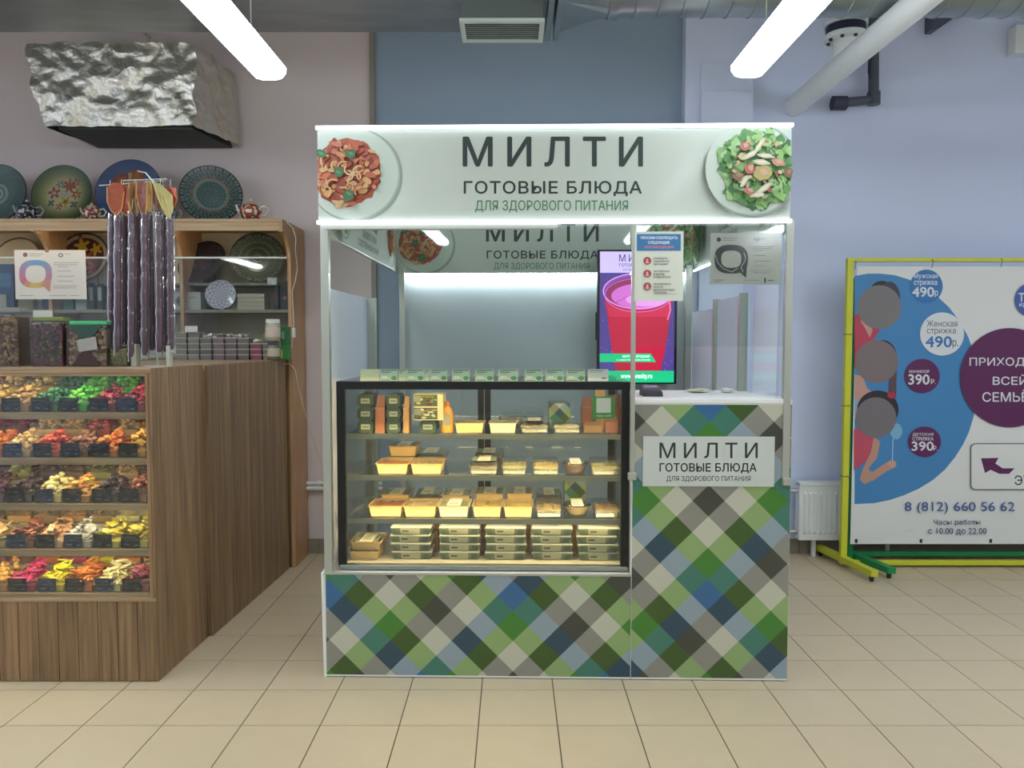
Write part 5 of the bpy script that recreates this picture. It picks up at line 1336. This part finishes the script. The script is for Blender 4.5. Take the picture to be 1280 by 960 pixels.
def f6(k, a):
    x, y = k*math.cos(a), k*math.sin(a)
    if k > .93: return hx('#2a261c')
    c_ = hx('#8c8068') if k > .8 else hx('#3c1c22')
    for cx, cy, r_, ca in ((-.1,.5,.3,'#a88c20'),(.45,.35,.26,'#a07c20'),(-.55,.2,.24,'#5c1c22'),(.2,.0,.3,'#7c3c1c'),(-.3,-.2,.3,'#24382a'),(.4,-.4,.26,'#6c2420'),(-.2,.85,.1,'#6c2420')):
        if flower(x, y, cx, cy, r_, 5, cy*7) < 1: c_ = hx(ca)
    return c_
def f7(k, a):
    if k > .95: return hx('#191a1e')
    return mixc('#2a3032', '#4c2c36', .9 if k < .4 and math.sin(a*10) > -.3 else (.4 if math.sin(a*30)*math.sin(k*40) > .3 else 0))
zt1 = zT_ + .018
GP = 'painted plates on top of the shelves'
plate('plate', 'grey green plate with a ringed centre, cut by the left picture edge', -4, 234, 5.02, 38, f1, zfoot=zt1, group=GP)
plate('plate', 'green rimmed plate painted with red and yellow flowers beside the dark teapot', 78, 234, 5.02, 37.5, f2, zfoot=zt1, group=GP)
plate('plate', 'blue plate painted with orange fruit behind the hanging candy strings', 162, 236, 5.02, 41, f3, zfoot=zt1, group=GP)
plate('plate', 'turquoise and black finely patterned plate at the right on the shelf top', 264, 237, 5.02, 37, f4, .2, .35, zfoot=zt1, group=GP)
GP = 'painted plates on the upper shelf behind the glass'
plate('plate', 'plate with yellow and dark red leaves behind the white notice', 104, 330, 5.1, 33, f6, .3, zfoot=zA, group=GP)
plate('plate', 'dark plate with a plum centre left of the green plate', 253, 330, 5.1, 31, f7, .55, -.2, zfoot=zA, group=GP)
plate('plate', 'large dark green finely patterned plate behind the glass at the right end', 322, 326, 5.1, 33, f5, .3, .2, zfoot=zA, group=GP)
plate('plate', 'brown rimmed cream plate behind the glass at the left edge', 22, 330, 5.12, 30, lambda k, a: hx('#5a4a3c') if k > .93 else hx('#b0a488'), .3, zfoot=zA, group=GP)
plate('plate', 'violet patterned glass plate standing on the middle shelf', 276, 370, 5.0, 18.5, lambda k, a: mixc('#8c8494', '#c8c0cc', .8 if math.sin(a*12)*math.sin(k*20) > 0 else .1), .15, .1, zfoot=zBs, group=None)
# teapots
def teapot(label, x0, x1, py0, py1, Y, z, body, handle, lid, accent, hside=1, group='teapots on top of the shelves'):
    p0, p1 = W(x0, py0, Y), W(x1, py1, Y); r = (p1.x-p0.x)*.36; hh = p0.z - p1.z; cx = p0.x + r*1.05 if hside > 0 else p1.x - r*1.05
    t = thing('teapot', label, 'teapot', (cx, Y, z), 0, group)
    b = MB(); prof = [(r*.55,0),(r*.6,.004),(r*.85,hh*.15),(r,hh*.38),(r*.92,hh*.58),(r*.6,hh*.72),(r*.5,hh*.74)]
    prof = [(prof[q][0]*(1-f_)+prof[q+1][0]*f_, prof[q][1]*(1-f_)+prof[q+1][1]*f_) for q in range(len(prof)-1) for f_ in (0,.33,.66)] + [prof[-1]]
    n = 48; rings = []
    for rr_, h_ in prof: rings.append([Vector((rr_*math.cos(2*PI*i/n), rr_*math.sin(2*PI*i/n), h_)) for i in range(n)])
    b0 = len(b.v)
    for q in rings: b.v += q
    for a in range(len(rings)-1):
        for i in range(n):
            nz_ = pnoise(Vector((i*.42, a*.42, x0*.1)))
            b.col = lin(accent[0] if nz_ > .15 else (accent[1] if nz_ < -.22 else body)); j = (i+1) % n
            b.face((a*n+i, a*n+j, (a+1)*n+j, (a+1)*n+i))
    b.build('body', M_glaze, t, smooth=True)
    MB().lathe([(r*.56,hh*.73),(r*.5,hh*.80),(r*.25,hh*.87),(.004,hh*.89)], (0,0,0), 22).build('lid', mat('glaze_'+lid, lid, .3), t, smooth=True)
    MB().lathe([(.004,hh*.88),(r*.14,hh*.92),(r*.13,hh*.97),(.003,hh*1.0)], (0,0,0), 12).build('lid_knob', mat('glaze_'+accent[0], accent[0], .3), t, smooth=True)
    MB().tube([(hside*(r*.85), 0, hh*.22), (hside*r*1.4, 0, hh*.25), (hside*r*1.65, 0, hh*.48), (hside*r*1.35, 0, hh*.66), (hside*r*.8, 0, hh*.58)], r*.10, 8).build('handle', mat('glaze_'+handle, handle, .3), t, smooth=True)
    MB().tube([(-hside*r*.8, 0, hh*.3), (-hside*r*1.2, 0, hh*.5), (-hside*r*1.35, 0, hh*.72)], [r*.2, r*.13, r*.09], 10).build('spout', mat('glaze_'+handle, handle, .3), t, smooth=True)
teapot('dark teapot with white leaf pattern between the two left plates', 20, 56, 246, 272, 4.84, zt1, '#20242c', '#7c8088', '#23262e', ('#a0a4ac', '#15181c'))
teapot('small red painted teapot beside the flower plate', 103, 134, 250, 272, 4.84, zt1, '#8c2034', '#b0a894', '#a89c80', ('#c8b89c', '#3c4a2c'))
teapot('small dark blue teapot half hidden behind the hanging candy strings', 205, 228, 252, 273, 4.86, zt1, '#2a2c48', '#8c8878', '#2a2c48', ('#6c7088', '#1c1e30'))
teapot('red painted teapot with a white handle at the right end of the shelf top', 299, 337, 248, 276, 4.86, zt1, '#9c2430', '#d0c8b8', '#b0a484', ('#d8c8a8', '#4c5a34'))
# the notice on the shelf glass
p0, p1 = W(17.5, 312.5, 4.918), W(108.5, 374, 4.918)
t = thingk('notice', 'landscape notice with a rainbow coloured speech bubble on the glass of the stall shelves', 'notice', ((p0.x+p1.x)/2, 4.918, p1.z))
MB().box(p0.x, 4.9185, p1.z, p1.x, 4.9195, p0.z).build('sheet', mat('notice_white', '#d8d4c8', .6), t)
cv = Canvas(lambda x, y: W(x, y, 4.9181), (0, -1, 0))
cv.ell(31.5, 318.5, 3, 2.8, '#8a5a4c', 14); cv.rect(37, 317, 54, 317.8, '#a09a8c'); cv.rect(37, 319.5, 51, 320.2, '#a09a8c'); cv.ell(76, 319, 3.2, 2.6, '#5a5a58', 14); cv.ell(76, 319, 2.1, 1.6, '#c9c4b6', 12); cv.rect(81, 317, 88, 317.8, '#a09a8c')
bubble(cv, 44.5, 342.5, 20.5, 17.5, ['#b87c8c','#c08878','#c8a468','#c8b060','#c49070','#bc7080','#b8788c','#a87c9c','#8c8cac','#7898b4','#6c98b8','#7494b0','#8c8ca8','#a8849c'], .62)
for yy, ws in ((328, 32), (330.5, 30), (333, 18), (338.5, 22), (345, 26), (351, 24), (357, 30), (359.5, 28)): cv.rect(67 + (5 if ws < 27 else 0), yy, 67+ws, yy+.8, '#a8a294')
cv.rect(25, 369, 42, 369.8, '#a8a294'); cv.rect(62, 369, 84, 369.8, '#a8a294'); cv.rect(88, 369, 99, 369.8, '#a8a294')
cv.build('notice_print', M_print, t)
# goods on the middle shelf
def bx(name, label, cat, x0, y0, x1, y1, Y, z, d, col, group=None, extra=None, bev=.002):
    p0, p1 = W(x0, y0, Y), W(x1, y1, Y); t = thing(name, label, cat, ((p0.x+p1.x)/2, Y+d/2, z), 0, group); w = p1.x-p0.x; h = p0.z - z
    MB().box(-w/2, -d/2, 0, w/2, d/2, h).build('body', mat('goods_'+col, col, .5), t, bevel=bev)
    if extra: extra(t, w, h, d)
    return t
def patch(c, x0, z0, x1, z1, nm='label_patch'):
    return lambda t, w, h, d: MB().box(-w/2+w*x0, -d/2-.001, h*z0, -w/2+w*x1, -d/2, h*z1).build(nm, mat('patch_'+c, c, .5), t)
bx('box', 'blue packed box at the left edge behind the shelf glass', 'box', -10, 325, 16, 363, 5.04, zA-.0, .1, '#243c64') if False else None
bx('gift_box', 'blue box behind the shelf glass at the left picture edge', 'box', -12, 330, 17, 362, 4.97, zBs, .05, '#2c4468', extra=patch('#3c6488', .1, .5, .9, .8))
bx('gift_box', 'small white box on the middle shelf below the blue box', 'box', -8, 368, 8, 387, 4.955, zBs, .012, '#9c9a8c')
bx('bottle_box', 'dark green carton with white label left of its twin, middle shelf', 'box', 110.5, 354, 118, 387, 5.0, zBs, .05, '#22302a', extra=patch('#a0a494', .15, .35, .8, .85))
bx('bottle_box', 'dark green carton with white label touching the candy strings, middle shelf', 'box', 121, 354, 128.5, 387, 5.0, zBs, .05, '#22302a', extra=patch('#a0a494', .15, .35, .8, .85))
bx('gift_box', 'green lidded pack on the middle shelf just below the white notice', 'box', 78, 362, 92, 387, 5.0, zBs, .05, '#3c6c50')
bx('gift_box', 'navy pack on the middle shelf below the white notice', 'box', 52, 364, 72, 387, 5.0, zBs, .05, '#34384c')
bx('gift_box', 'golden clear pack on the middle shelf below the left end of the notice', 'box', 22, 368, 42, 387, 5.0, zBs, .05, '#8c8458')
bx('gift_box', 'pale carton on the middle shelf below the right end of the notice', 'box', 94, 368, 108, 387, 5.0, zBs, .05, '#9aa498')
def disc_deco(t, w, h, d):
    MB().lathe([(.028, -.004), (.030, 0), (.03, .002)], (-w*.28, -d/2-.006, h*.48), 24, 'Y').build('round_motif', mat('motif_green', '#5c6c60', .4), t, smooth=True)
    MB().lathe([(.012, -.0045), (.012, .0)], (-w*.28, -d/2-.0105, h*.48), 18, 'Y').build('motif_centre', mat('motif_dark', '#37443c', .4), t)
    MB().box(w*.05, -d/2-.001, h*.62, w*.30, -d/2, h*.74).build('label_patch', mat('patch_#8c8f84', '#8c8f84', .5), t)
bx('gift_box', 'white tea set box with a round green motif on the middle shelf', 'box', 218, 365, 251, 387, 5.0, zBs, .1, '#aaa99c', extra=disc_deco)
for k_ in range(4):
    z = zBs + k_*.0262
    p0, p1 = W(296, 380, 5.0), W(330, 387, 5.0); w = p1.x-p0.x
    bb_ = MB().box(-w/2+RN.uniform(-.004,.004), -.05, 0, w/2, .05, .025)
    solo(bb_, 'flat_box', mat('goods_beige', '#b4aa94', .6), 'flat beige box, %s of the stack of four on the middle shelf' % ('lowest','second','third','topmost')[k_], 'box', ((p0.x+p1.x)/2, 5.06, z), 'flat beige boxes', bevel=.002, local=True)
def ornament(t, w, h, d):
    MB().lathe([(w*.28, -.001), (w*.28, .0)], (0, -d/2-.0005, h*.45), 16, 'Y').build('ornament', mat('ornament_red', '#6c3034', .4), t)
    MB().lathe([(w*.13, -.0018), (w*.13, .0)], (0, -d/2-.0008, h*.45), 10, 'Y').build('ornament_centre', mat('ornament_gold', '#8c6c50', .4), t)
    MB().box(-w*.3, -d*.3, h, w*.3, d*.3, h*1.08).build('lid', mat('tin_lid', '#16181c', .3), t, bevel=.003)
bx('tea_tin', 'black tea tin with a red ornament at the right end of the middle shelf', 'tin', 350, 354, 362, 387, 5.0, zBs, .06, '#1a1c22', extra=ornament)
bx('tea_tin', 'narrow black tin left of the ornamented tea tin', 'tin', 342.5, 354, 348.5, 387, 5.01, zBs, .06, '#22222a', extra=patch('#5c3038', .2, .2, .8, .7))
bx('price_card', 'white price card below the large green plate', 'price tag', 334, 347, 346, 353.5, 4.962, zA-.016, .001, '#c4c4ba', bev=0)
# stacks of small clear tubs on the side counter
def tub(w, h, d, cols):
    t = thing('snack_tub', 'x', 'plastic tub', (0,0,0), 0, 'stacks of clear snack tubs on the side counter')
    MB().hexa([(-w*.44,-d*.44,0),(w*.44,-d*.44,0),(w*.44,d*.44,0),(-w*.44,d*.44,0)], [(-w*.49,-d*.49,h*.82),(w*.49,-d*.49,h*.82),(w*.49,d*.49,h*.82),(-w*.49,d*.49,h*.82)]).build('tub', mat('tub_'+cols, cols, .35, var=.35, scale=110, rnd=.2), t, bevel=.001, seg=1)
    MB().box(-w/2, -d/2, h*.82, w/2, d/2, h*.98).build('lid', mat('tub_lid', '#a4a8a0', .3), t, bevel=.001, seg=1); return t
tubs = {}; sh_ = ['leftmost','second','third','fourth','fifth','sixth','seventh','rightmost']
ty = ['#77756c','#7c7a72','#6e6c66','#74666a','#6c5c60','#746a60','#8a5058','#7a706c']
for si in range(8):
    px_ = 225 + si*15.6; Yt = 4.70; w = 14.6/F*Yt; h = .0335; n = (5,5,4,4,4,4,3,4)[si]
    for k_ in range(n):
        lb = 'clear snack tub, %s in the %s stack on the side counter' % (('lowest','second from below','third from below','fourth from below','topmost')[k_ if k_ < n-1 else 4], sh_[si])
        q = W(px_, 450, Yt); loc = (q.x + RN.uniform(-.002,.002), Yt+.06, zst + k_*h)
        key = si
        if key not in tubs: tubs[key] = tub(w, h, .085, ty[si]); tubs[key]['label'] = lb; tubs[key].matrix_world = Matrix.Translation(loc)
        else: dup(tubs[key], loc, 0, lb)
    if si >= 2:
        b = MB(); rs = random.Random(si)
        for q_ in range(12):
            b.col = lin(rs.choice(['#b8b8b0','#8c8c86','#d8d8d4','#6c5c58','#a0984c' if si > 5 else '#94908c'])); b.blob((rs.uniform(-w*.45,w*.45), rs.uniform(-.03,.03), .008+rs.uniform(0,.012)), (.012,.010,.006), Matrix.Rotation(rs.uniform(-.8,.8),3,'X'), 1, .3, si*50+q_)
        q = W(px_, 450, Yt); solo(b, 'film_packs', M_fruit, 'crinkled shiny film packets lying on the %s tub stack' % sh_[si], 'film packets', (q.x, Yt+.06, zst+n*h), 'film packets on the tub stacks', local=True)['kind'] = 'stuff'
bx('price_card', 'white price card standing on the left tub stacks', 'price tag', 231, 407.5, 247, 414, 4.70, zst+5*.0335, .001, '#c8c8be', bev=0)
def jar(label, px_, py0, z, Y, rpx, col, cap, lab, ptop=None):
    q = W(px_, py0, Y); r = rpx/F*Y; h = q.z - z
    t = thing('jar', label, 'jar', (q.x, Y, z), 0, 'jars at the end of the side counter')
    MB().lathe([(r*.9,0),(r,.004),(r,h*.74),(r*.85,h*.8)], (0,0,0), 20).build('body', mat('jar_'+col, col, .25, var=.3, scale=60), t, smooth=True)
    MB().lathe([(r*.95,h*.8),(r*.95,h*.97),(r*.9,h)], (0,0,0), 20).build('lid', mat('jar_cap_'+cap, cap, .4), t, smooth=True)
    MB().lathe([(r*1.01,h*.18),(r*1.01,h*.62)], (0,0,0), 20, cap=False).build('label_band', mat('jar_lab_'+lab, lab, .5), t, smooth=True); return h
h = jar('lower jar with a dark lid right of the tub stacks', 341.5, 426.5, zst, 4.74, 7.5, '#6c6850', '#2c3030', '#b0a890')
jar('upper jar with a white lid standing on the lower jar', 341, 399, W(341, 426.5, 4.74).z+.0005, 4.74, 9, '#a89c88', '#c8c8bc', '#c0b4a0')
bx('tea_tin', 'lower green tea tin under its twin beside the jars', 'tin', 350.5, 432, 361, 454, 4.80, zst, .05, '#2c7c3c', extra=patch('#c8b830', .05, .1, .25, .7))
bx('tea_tin', 'upper green tea tin standing on the other beside the jars', 'tin', 350.5, 408.5, 361, 431.5, 4.80, W(350, 432, 4.80).z+.0005, .05, '#2c6c38', extra=patch('#7c9c84', .1, .35, .45, .75))
# goods on the front counter
Yc = 3.42
def pack(name, label, x0, y0, x1, Y, cols, seed, d=.09, n=170, cat='bag', cap=None, r0=.009, frame=False):
    p0, p1 = W(x0, y0, Y), W(x1, 457, Y); w = p1.x-p0.x; h = p0.z - zst
    t = thing(name, label, cat, ((p0.x+p1.x)/2, Y+d/2, zst))
    b = MB(); rs = random.Random(seed)
    for i in range(int(n*1.8)):
        x, y, z = rs.uniform(-w/2+r0*1.2, w/2-r0*1.2), rs.choice((-1, 1, -1))*(d/2-r0*1.1) if rs.random() < .7 else rs.uniform(-d/2+r0, d/2-r0), rs.uniform(r0*1.3, h*.9-r0)
        b.col = lin(rs.choice(cols)); b.blob((x, y, z), (r0, r0*.8, r0*.85), Matrix.Rotation(rs.uniform(0,PI),3,'Y'), 1, .2, i)
    b.box(-w/2+r0, -d/2+r0*1.6, .004, w/2-r0, d/2-r0*1.6, h*.88-r0)
    o = b.build('contents', M_fruit, t); o['kind'] = 'stuff'
    if frame: MB().box(-w/2, -d/2, .0, w/2, d/2, h).build('clear_box', M_film, t, bevel=.003)
    else: MB().hexa([(-w/2,-d/2,0),(w/2,-d/2,0),(w/2,d/2,0),(-w/2,d/2,0)], [(-w*.47,-d*.12,h),(w*.47,-d*.12,h),(w*.47,d*.12,h),(-w*.47,d*.12,h)] if False else [(-w*.49,-d*.46,h*.92),(w*.49,-d*.46,h*.92),(w*.49,d*.46,h*.92),(-w*.49,d*.46,h*.92)]).build('film', M_film, t, bevel=.006)
    if cap: MB().box(-w*.46, -d*.3, h*.92, w*.46, d*.3, h).build('top_seal', mat('seal_'+cap, cap, .4), t, bevel=.003)
    return t, w, h, d
pack('nut_box', 'clear box of walnut kernels at the left edge of the counter top', -22, 384, 24, Yc, ['#8c6c44','#a4824c','#6c5034','#b89460','#5a4a34'], 1, .12, 170, 'box of nuts', '#9a9a92', .011, True)
pack('spice_bag', 'tall clear pack of dark green and brown spices with yellow pieces on top', 36, 396, 79, Yc, ['#4c4a34','#5c3c34','#6c5844','#3c4030','#70403c','#8c8c3c'], 2, .1, 190, 'bag', '#6c7c3c', .009)
t, w, h, d = pack('nut_bag', 'clear bag of pale nuts with a green seal and folded wrapper', 81, 401, 134, Yc, ['#a08868','#8c6c50','#b49c78','#70503c'], 3, .1, 190, 'bag', '#3cae6c', .011)
MB().prism([(-w*.42,-d/2-.002,h*.9),(w*.42,-d/2-.002,h*.9),(0,-d/2-.004,h*.5)], (0,-.001,0)).build('green_flap', mat('flap_green', '#1f4034', .4), t)
MB().prism([(-w*.36,-d/2-.002,.004),(w*.36,-d/2-.002,.004),(0,-d/2-.004,h*.45)], (0,-.001,0)).build('dark_flap', mat('flap_brown', '#3c2a24', .4), t)
MB().hexa([(-w*.16,-d/2-.008,h*.32),(w*.3,-d/2-.008,h*.38),(w*.3,-d/2-.006,h*.38),(-w*.16,-d/2-.006,h*.32)], [(-w*.2,-d/2-.008,h*.58),(w*.26,-d/2-.008,h*.66),(w*.26,-d/2-.006,h*.66),(-w*.2,-d/2-.006,h*.58)]).build('price_label', mat('label_grey_film', '#96948a', .4), t)
q = W(133, 432, Yc)
pack('nut_box', 'low olive coloured clear pack below the hanging candy strings', 136, 431, 160, Yc, ['#7c7a3c','#6c7040','#8c8448'], 4, .1, 90, 'box of nuts', '#7c8460', .009)
bx('price_card', 'white price card on top of the spice pack', 'price tag', 41, 388, 66, 399, Yc+.05, W(41, 396, Yc).z-.0 , .001, '#b4b4aa', bev=0)
bx('small_box', 'slim white carton standing under the candy strings', 'box', 163, 430, 170.5, 457, Yc, zst, .04, '#9c9c88')
bx('small_box', 'slim pale carton at the right end of the counter top', 'box', 207, 432, 212.5, 457, Yc, zst, .03, '#a8ac9c')
# hanging strings of nut candy on their stand
Ych = 3.46
zr2 = W(180, 225, Ych).z
std = thingk('candy_stand', 'thin metal stand with cross rods holding the purple candy strings', 'stand', (W(193, 457, Ych).x, Ych, zst))
xc = W(193, 300, Ych).x
MB().tube([(xc, Ych, zst+.006), (xc, Ych, zr2)], .0045, 10).build('pole', M_alu, std, smooth=True)
MB().lathe([(.06, 0), (.06, .006)], (xc, Ych, zst), 24).build('foot_plate', M_alu, std)
MB().tube([W(154, 226, Ych), W(208, 224, Ych)], .004, 8).build('cross_rod', M_alu, std, smooth=True)
MB().tube([W(124, 232, Ych+.03), W(206, 226, Ych+.03)], .003, 8).build('cross_rod', M_alu, std, smooth=True)
MB().tube([W(172, 214, Ych-.02), W(182, 216, Ych-.02), W(190, 226, Ych-.01)], .003, 8).build('hook_arm', M_alu, std, smooth=True)
xs_c = [(140,.03,268,436),(148,-.03,262,440),(156,.02,266,438),(165,-.035,264,446),(173,.025,270,437),(181,-.03,262,444),(190,.02,270,438),(199,-.03,266,440),(207,.02,268,440),(213,-.02,270,437)]
M_chk = mat('grape_candy', '#4e323c', .35, var=.35, scale=50, bump=.6, bscale=45)
for i, (px_, dy, y0, y1) in enumerate(xs_c):
    Y = Ych + dy; a, b_ = W(px_, y0, Y), W(px_ + (px_-178)*.03, y1, Y)
    t = thingk('candy_string', 'long purple candy string in a clear sleeve, %s from the left on the stand' % ords[i], 'candy string', a, ) if False else None
    t = thingk('candy_string', 'long purple candy string in a clear sleeve, %s from the left on the stand' % ords[i], 'candy string', a, 'purple candy strings hanging over the counter')
    n = 26; pts = [a + (b_-a)*(k_/n) + Vector((pnoise(Vector((i, k_*.3, 0)))*.003, 0, 0)) for k_ in range(n+1)]
    rad = [.0140*(1+.18*pnoise(Vector((i*3.1, k_*.8, 2)))) * (.6 if k_ in (0, n) else 1) for k_ in range(n+1)]
    MB().tube(pts, rad, 10).build('candy', M_chk, t, smooth=True)
    MB().tube([a + Vector((0,0,.01)), Vector((a.x*.96+xc*.04, Ych+dy*.2, zr2))], .001, 5).build('thread', M_card, t)
    n = 40; rs = random.Random(i); pts = [a + (b_-a)*(k_/n*1.03) + Vector((rs.uniform(-.0015,.0015), rs.uniform(-.0015,.0015), 0)) for k_ in range(n+1)]
    MB().tube(pts, [.0180*(1+rs.uniform(-.14,.16)) for _ in pts], 9).build('sleeve', M_film, t, smooth=True)
# fruit leather sheets on the rod
def leather(label, pts, Y, col, col2, th=.004):
    c = W(sum(p[0] for p in pts)/len(pts), sum(p[1] for p in pts)/len(pts), Y)
    t = thingk('fruit_leather', label, 'fruit leather', c, 'fruit leather sheets on the candy stand')
    b = MB(); P = [W(x, y, Y + .006*math.sin(x*.5)) for x, y in pts]
    b.prism(P, (0, th, 0)); b.build('sheet', mat('leather_'+col, col, .35, var=.3, scale=25, bump=.4, bscale=40), t)
    b = MB(); Q = [W(x, y, Y + .006*math.sin(x*.5) + th/2) for x, y in pts]
    b.tube(Q[len(Q)//2-1:] + [Q[0]], .0028, 6); b.build('pale_edge', mat('leather_'+col2, col2, .4), t, smooth=True)
leather('orange red fruit leather sheet at the left of the stand', [(134,234),(141,228),(151,229),(155,240),(152,262),(146,270),(139,263),(134,252)], 3.40, '#8c4020', '#b8904c')
leather('dark orange curled sheet second from the left', [(149,232),(157,231),(162,237),(160,252),(164,272),(156,268),(150,262),(148,246)], 3.415, '#84381c', '#b48c44')
leather('brown sheet with a golden rim left of the pole', [(161,229),(166,227),(171,229),(169,250),(172,270),(165,268),(161,252)], 3.43, '#7c5430', '#b08c4c')
leather('dark red brown sheet in the middle of the stand', [(171,227),(178,226),(184,230),(183,250),(182,268),(176,265),(171,246)], 3.41, '#6c2c18', '#b4883c')
leather('golden brown folded sheet just left of the pole', [(183,228),(188,227),(190,240),(189,266),(184,262)], 3.42, '#94703c', '#b08c4c')
leather('narrow brown sheet right of the pole', [(190,230),(195,227),(199,236),(202,262),(196,262),(191,254)], 3.425, '#6c4430', '#a87c44')
leather('pale yellow sheet with a torn lower point', [(192,228),(199,229),(207,236),(215,244),(216,262),(212,273),(207,268),(202,258),(197,246)], 3.40, '#a0965c', '#b4a870')
leather('bright orange red sheet at the right end of the stand', [(205,234),(212,233),(219,235),(221,250),(218,258),(213,254),(208,246)], 3.43, '#903418', '#b07034')
# cable hanging from the shelf end
cb = MB(); pts = []
for x, y in ((358,276),(366,285),(370,298),(369,312),(372,335),(369,352),(365,364),(366,380),(367,398),(367,415),(365,432),(356,447),(349,454)): pts.append(W(x, y, 4.90 if y > 320 else 4.76))
cb.tube(pts, .0028, 6)
solo(cb, 'power_cable', mat('cable_white', '#c8bca4', .5), 'thin white cable running down the curved end of the shelves', 'cable', pts[0], smooth=True)
pts = [W(x, y, 4.87) for x, y in ((350,454.5),(362,455),(369,462),(373,485),(378,503),(388,540),(396,562),(404,583))]
pts[0].z += .0
cb = MB(); cb.tube(pts, .0028, 6); solo(cb, 'power_cable', mat('cable_white', '#c8bca4', .5), 'white cable sagging from the counter end towards the kiosk post', 'cable', pts[0], smooth=True)
a = W(367.5, 416, 4.89); solo(MB().box(a.x-.01, a.y-.012, a.z-.03, a.x+.01, a.y+.004, a.z+.03), 'cable_switch', M_white, 'small white inline switch on the cable at the shelf end', 'switch', a, bevel=.003)
# storage behind the front counter
for i, (x0, x1, Y, zt3, c_, lb) in enumerate(((-2.72, -2.2, 4.1, 1.16, '#23463a', 'stack of dark green crates seen through the glazed shelves'), (-2.16, -2.13-.0, 4.1, 1.2, '#a0a89c', ''),
        )):
    if not lb: continue
    for k_ in range(4):
        o = MB().box(x0, Y, k_*.29, x1, Y+.38, k_*.29+.285); 
        solo(o, 'storage_crate', mat('crate_'+c_, c_, .5), 'dark green storage crate, %s of the stack behind the glazed counter' % ('lowest','second','third','topmost')[k_], 'crate', ((x0+x1)/2, Y+.19, k_*.29), 'dark green crates behind the counter', bevel=.006)
Yk = 3.80
x0, x1 = W(122, 500, Yk).x - .0, -2.14
for i, (xa_, xb_, Yq, hh_, c_, lb) in enumerate(((-2.13-.30, -2.14, 3.84, 1.17, '#a4ab9e', 'tall white carton behind the glazed counter'),)):
    solo(MB().box(xa_, Yq, 0, xb_, Yq+.22, hh_), 'carton', mat('carton_'+c_, c_, .6), lb, 'carton', ((xa_+xb_)/2, Yq+.11, 0), bevel=.004)
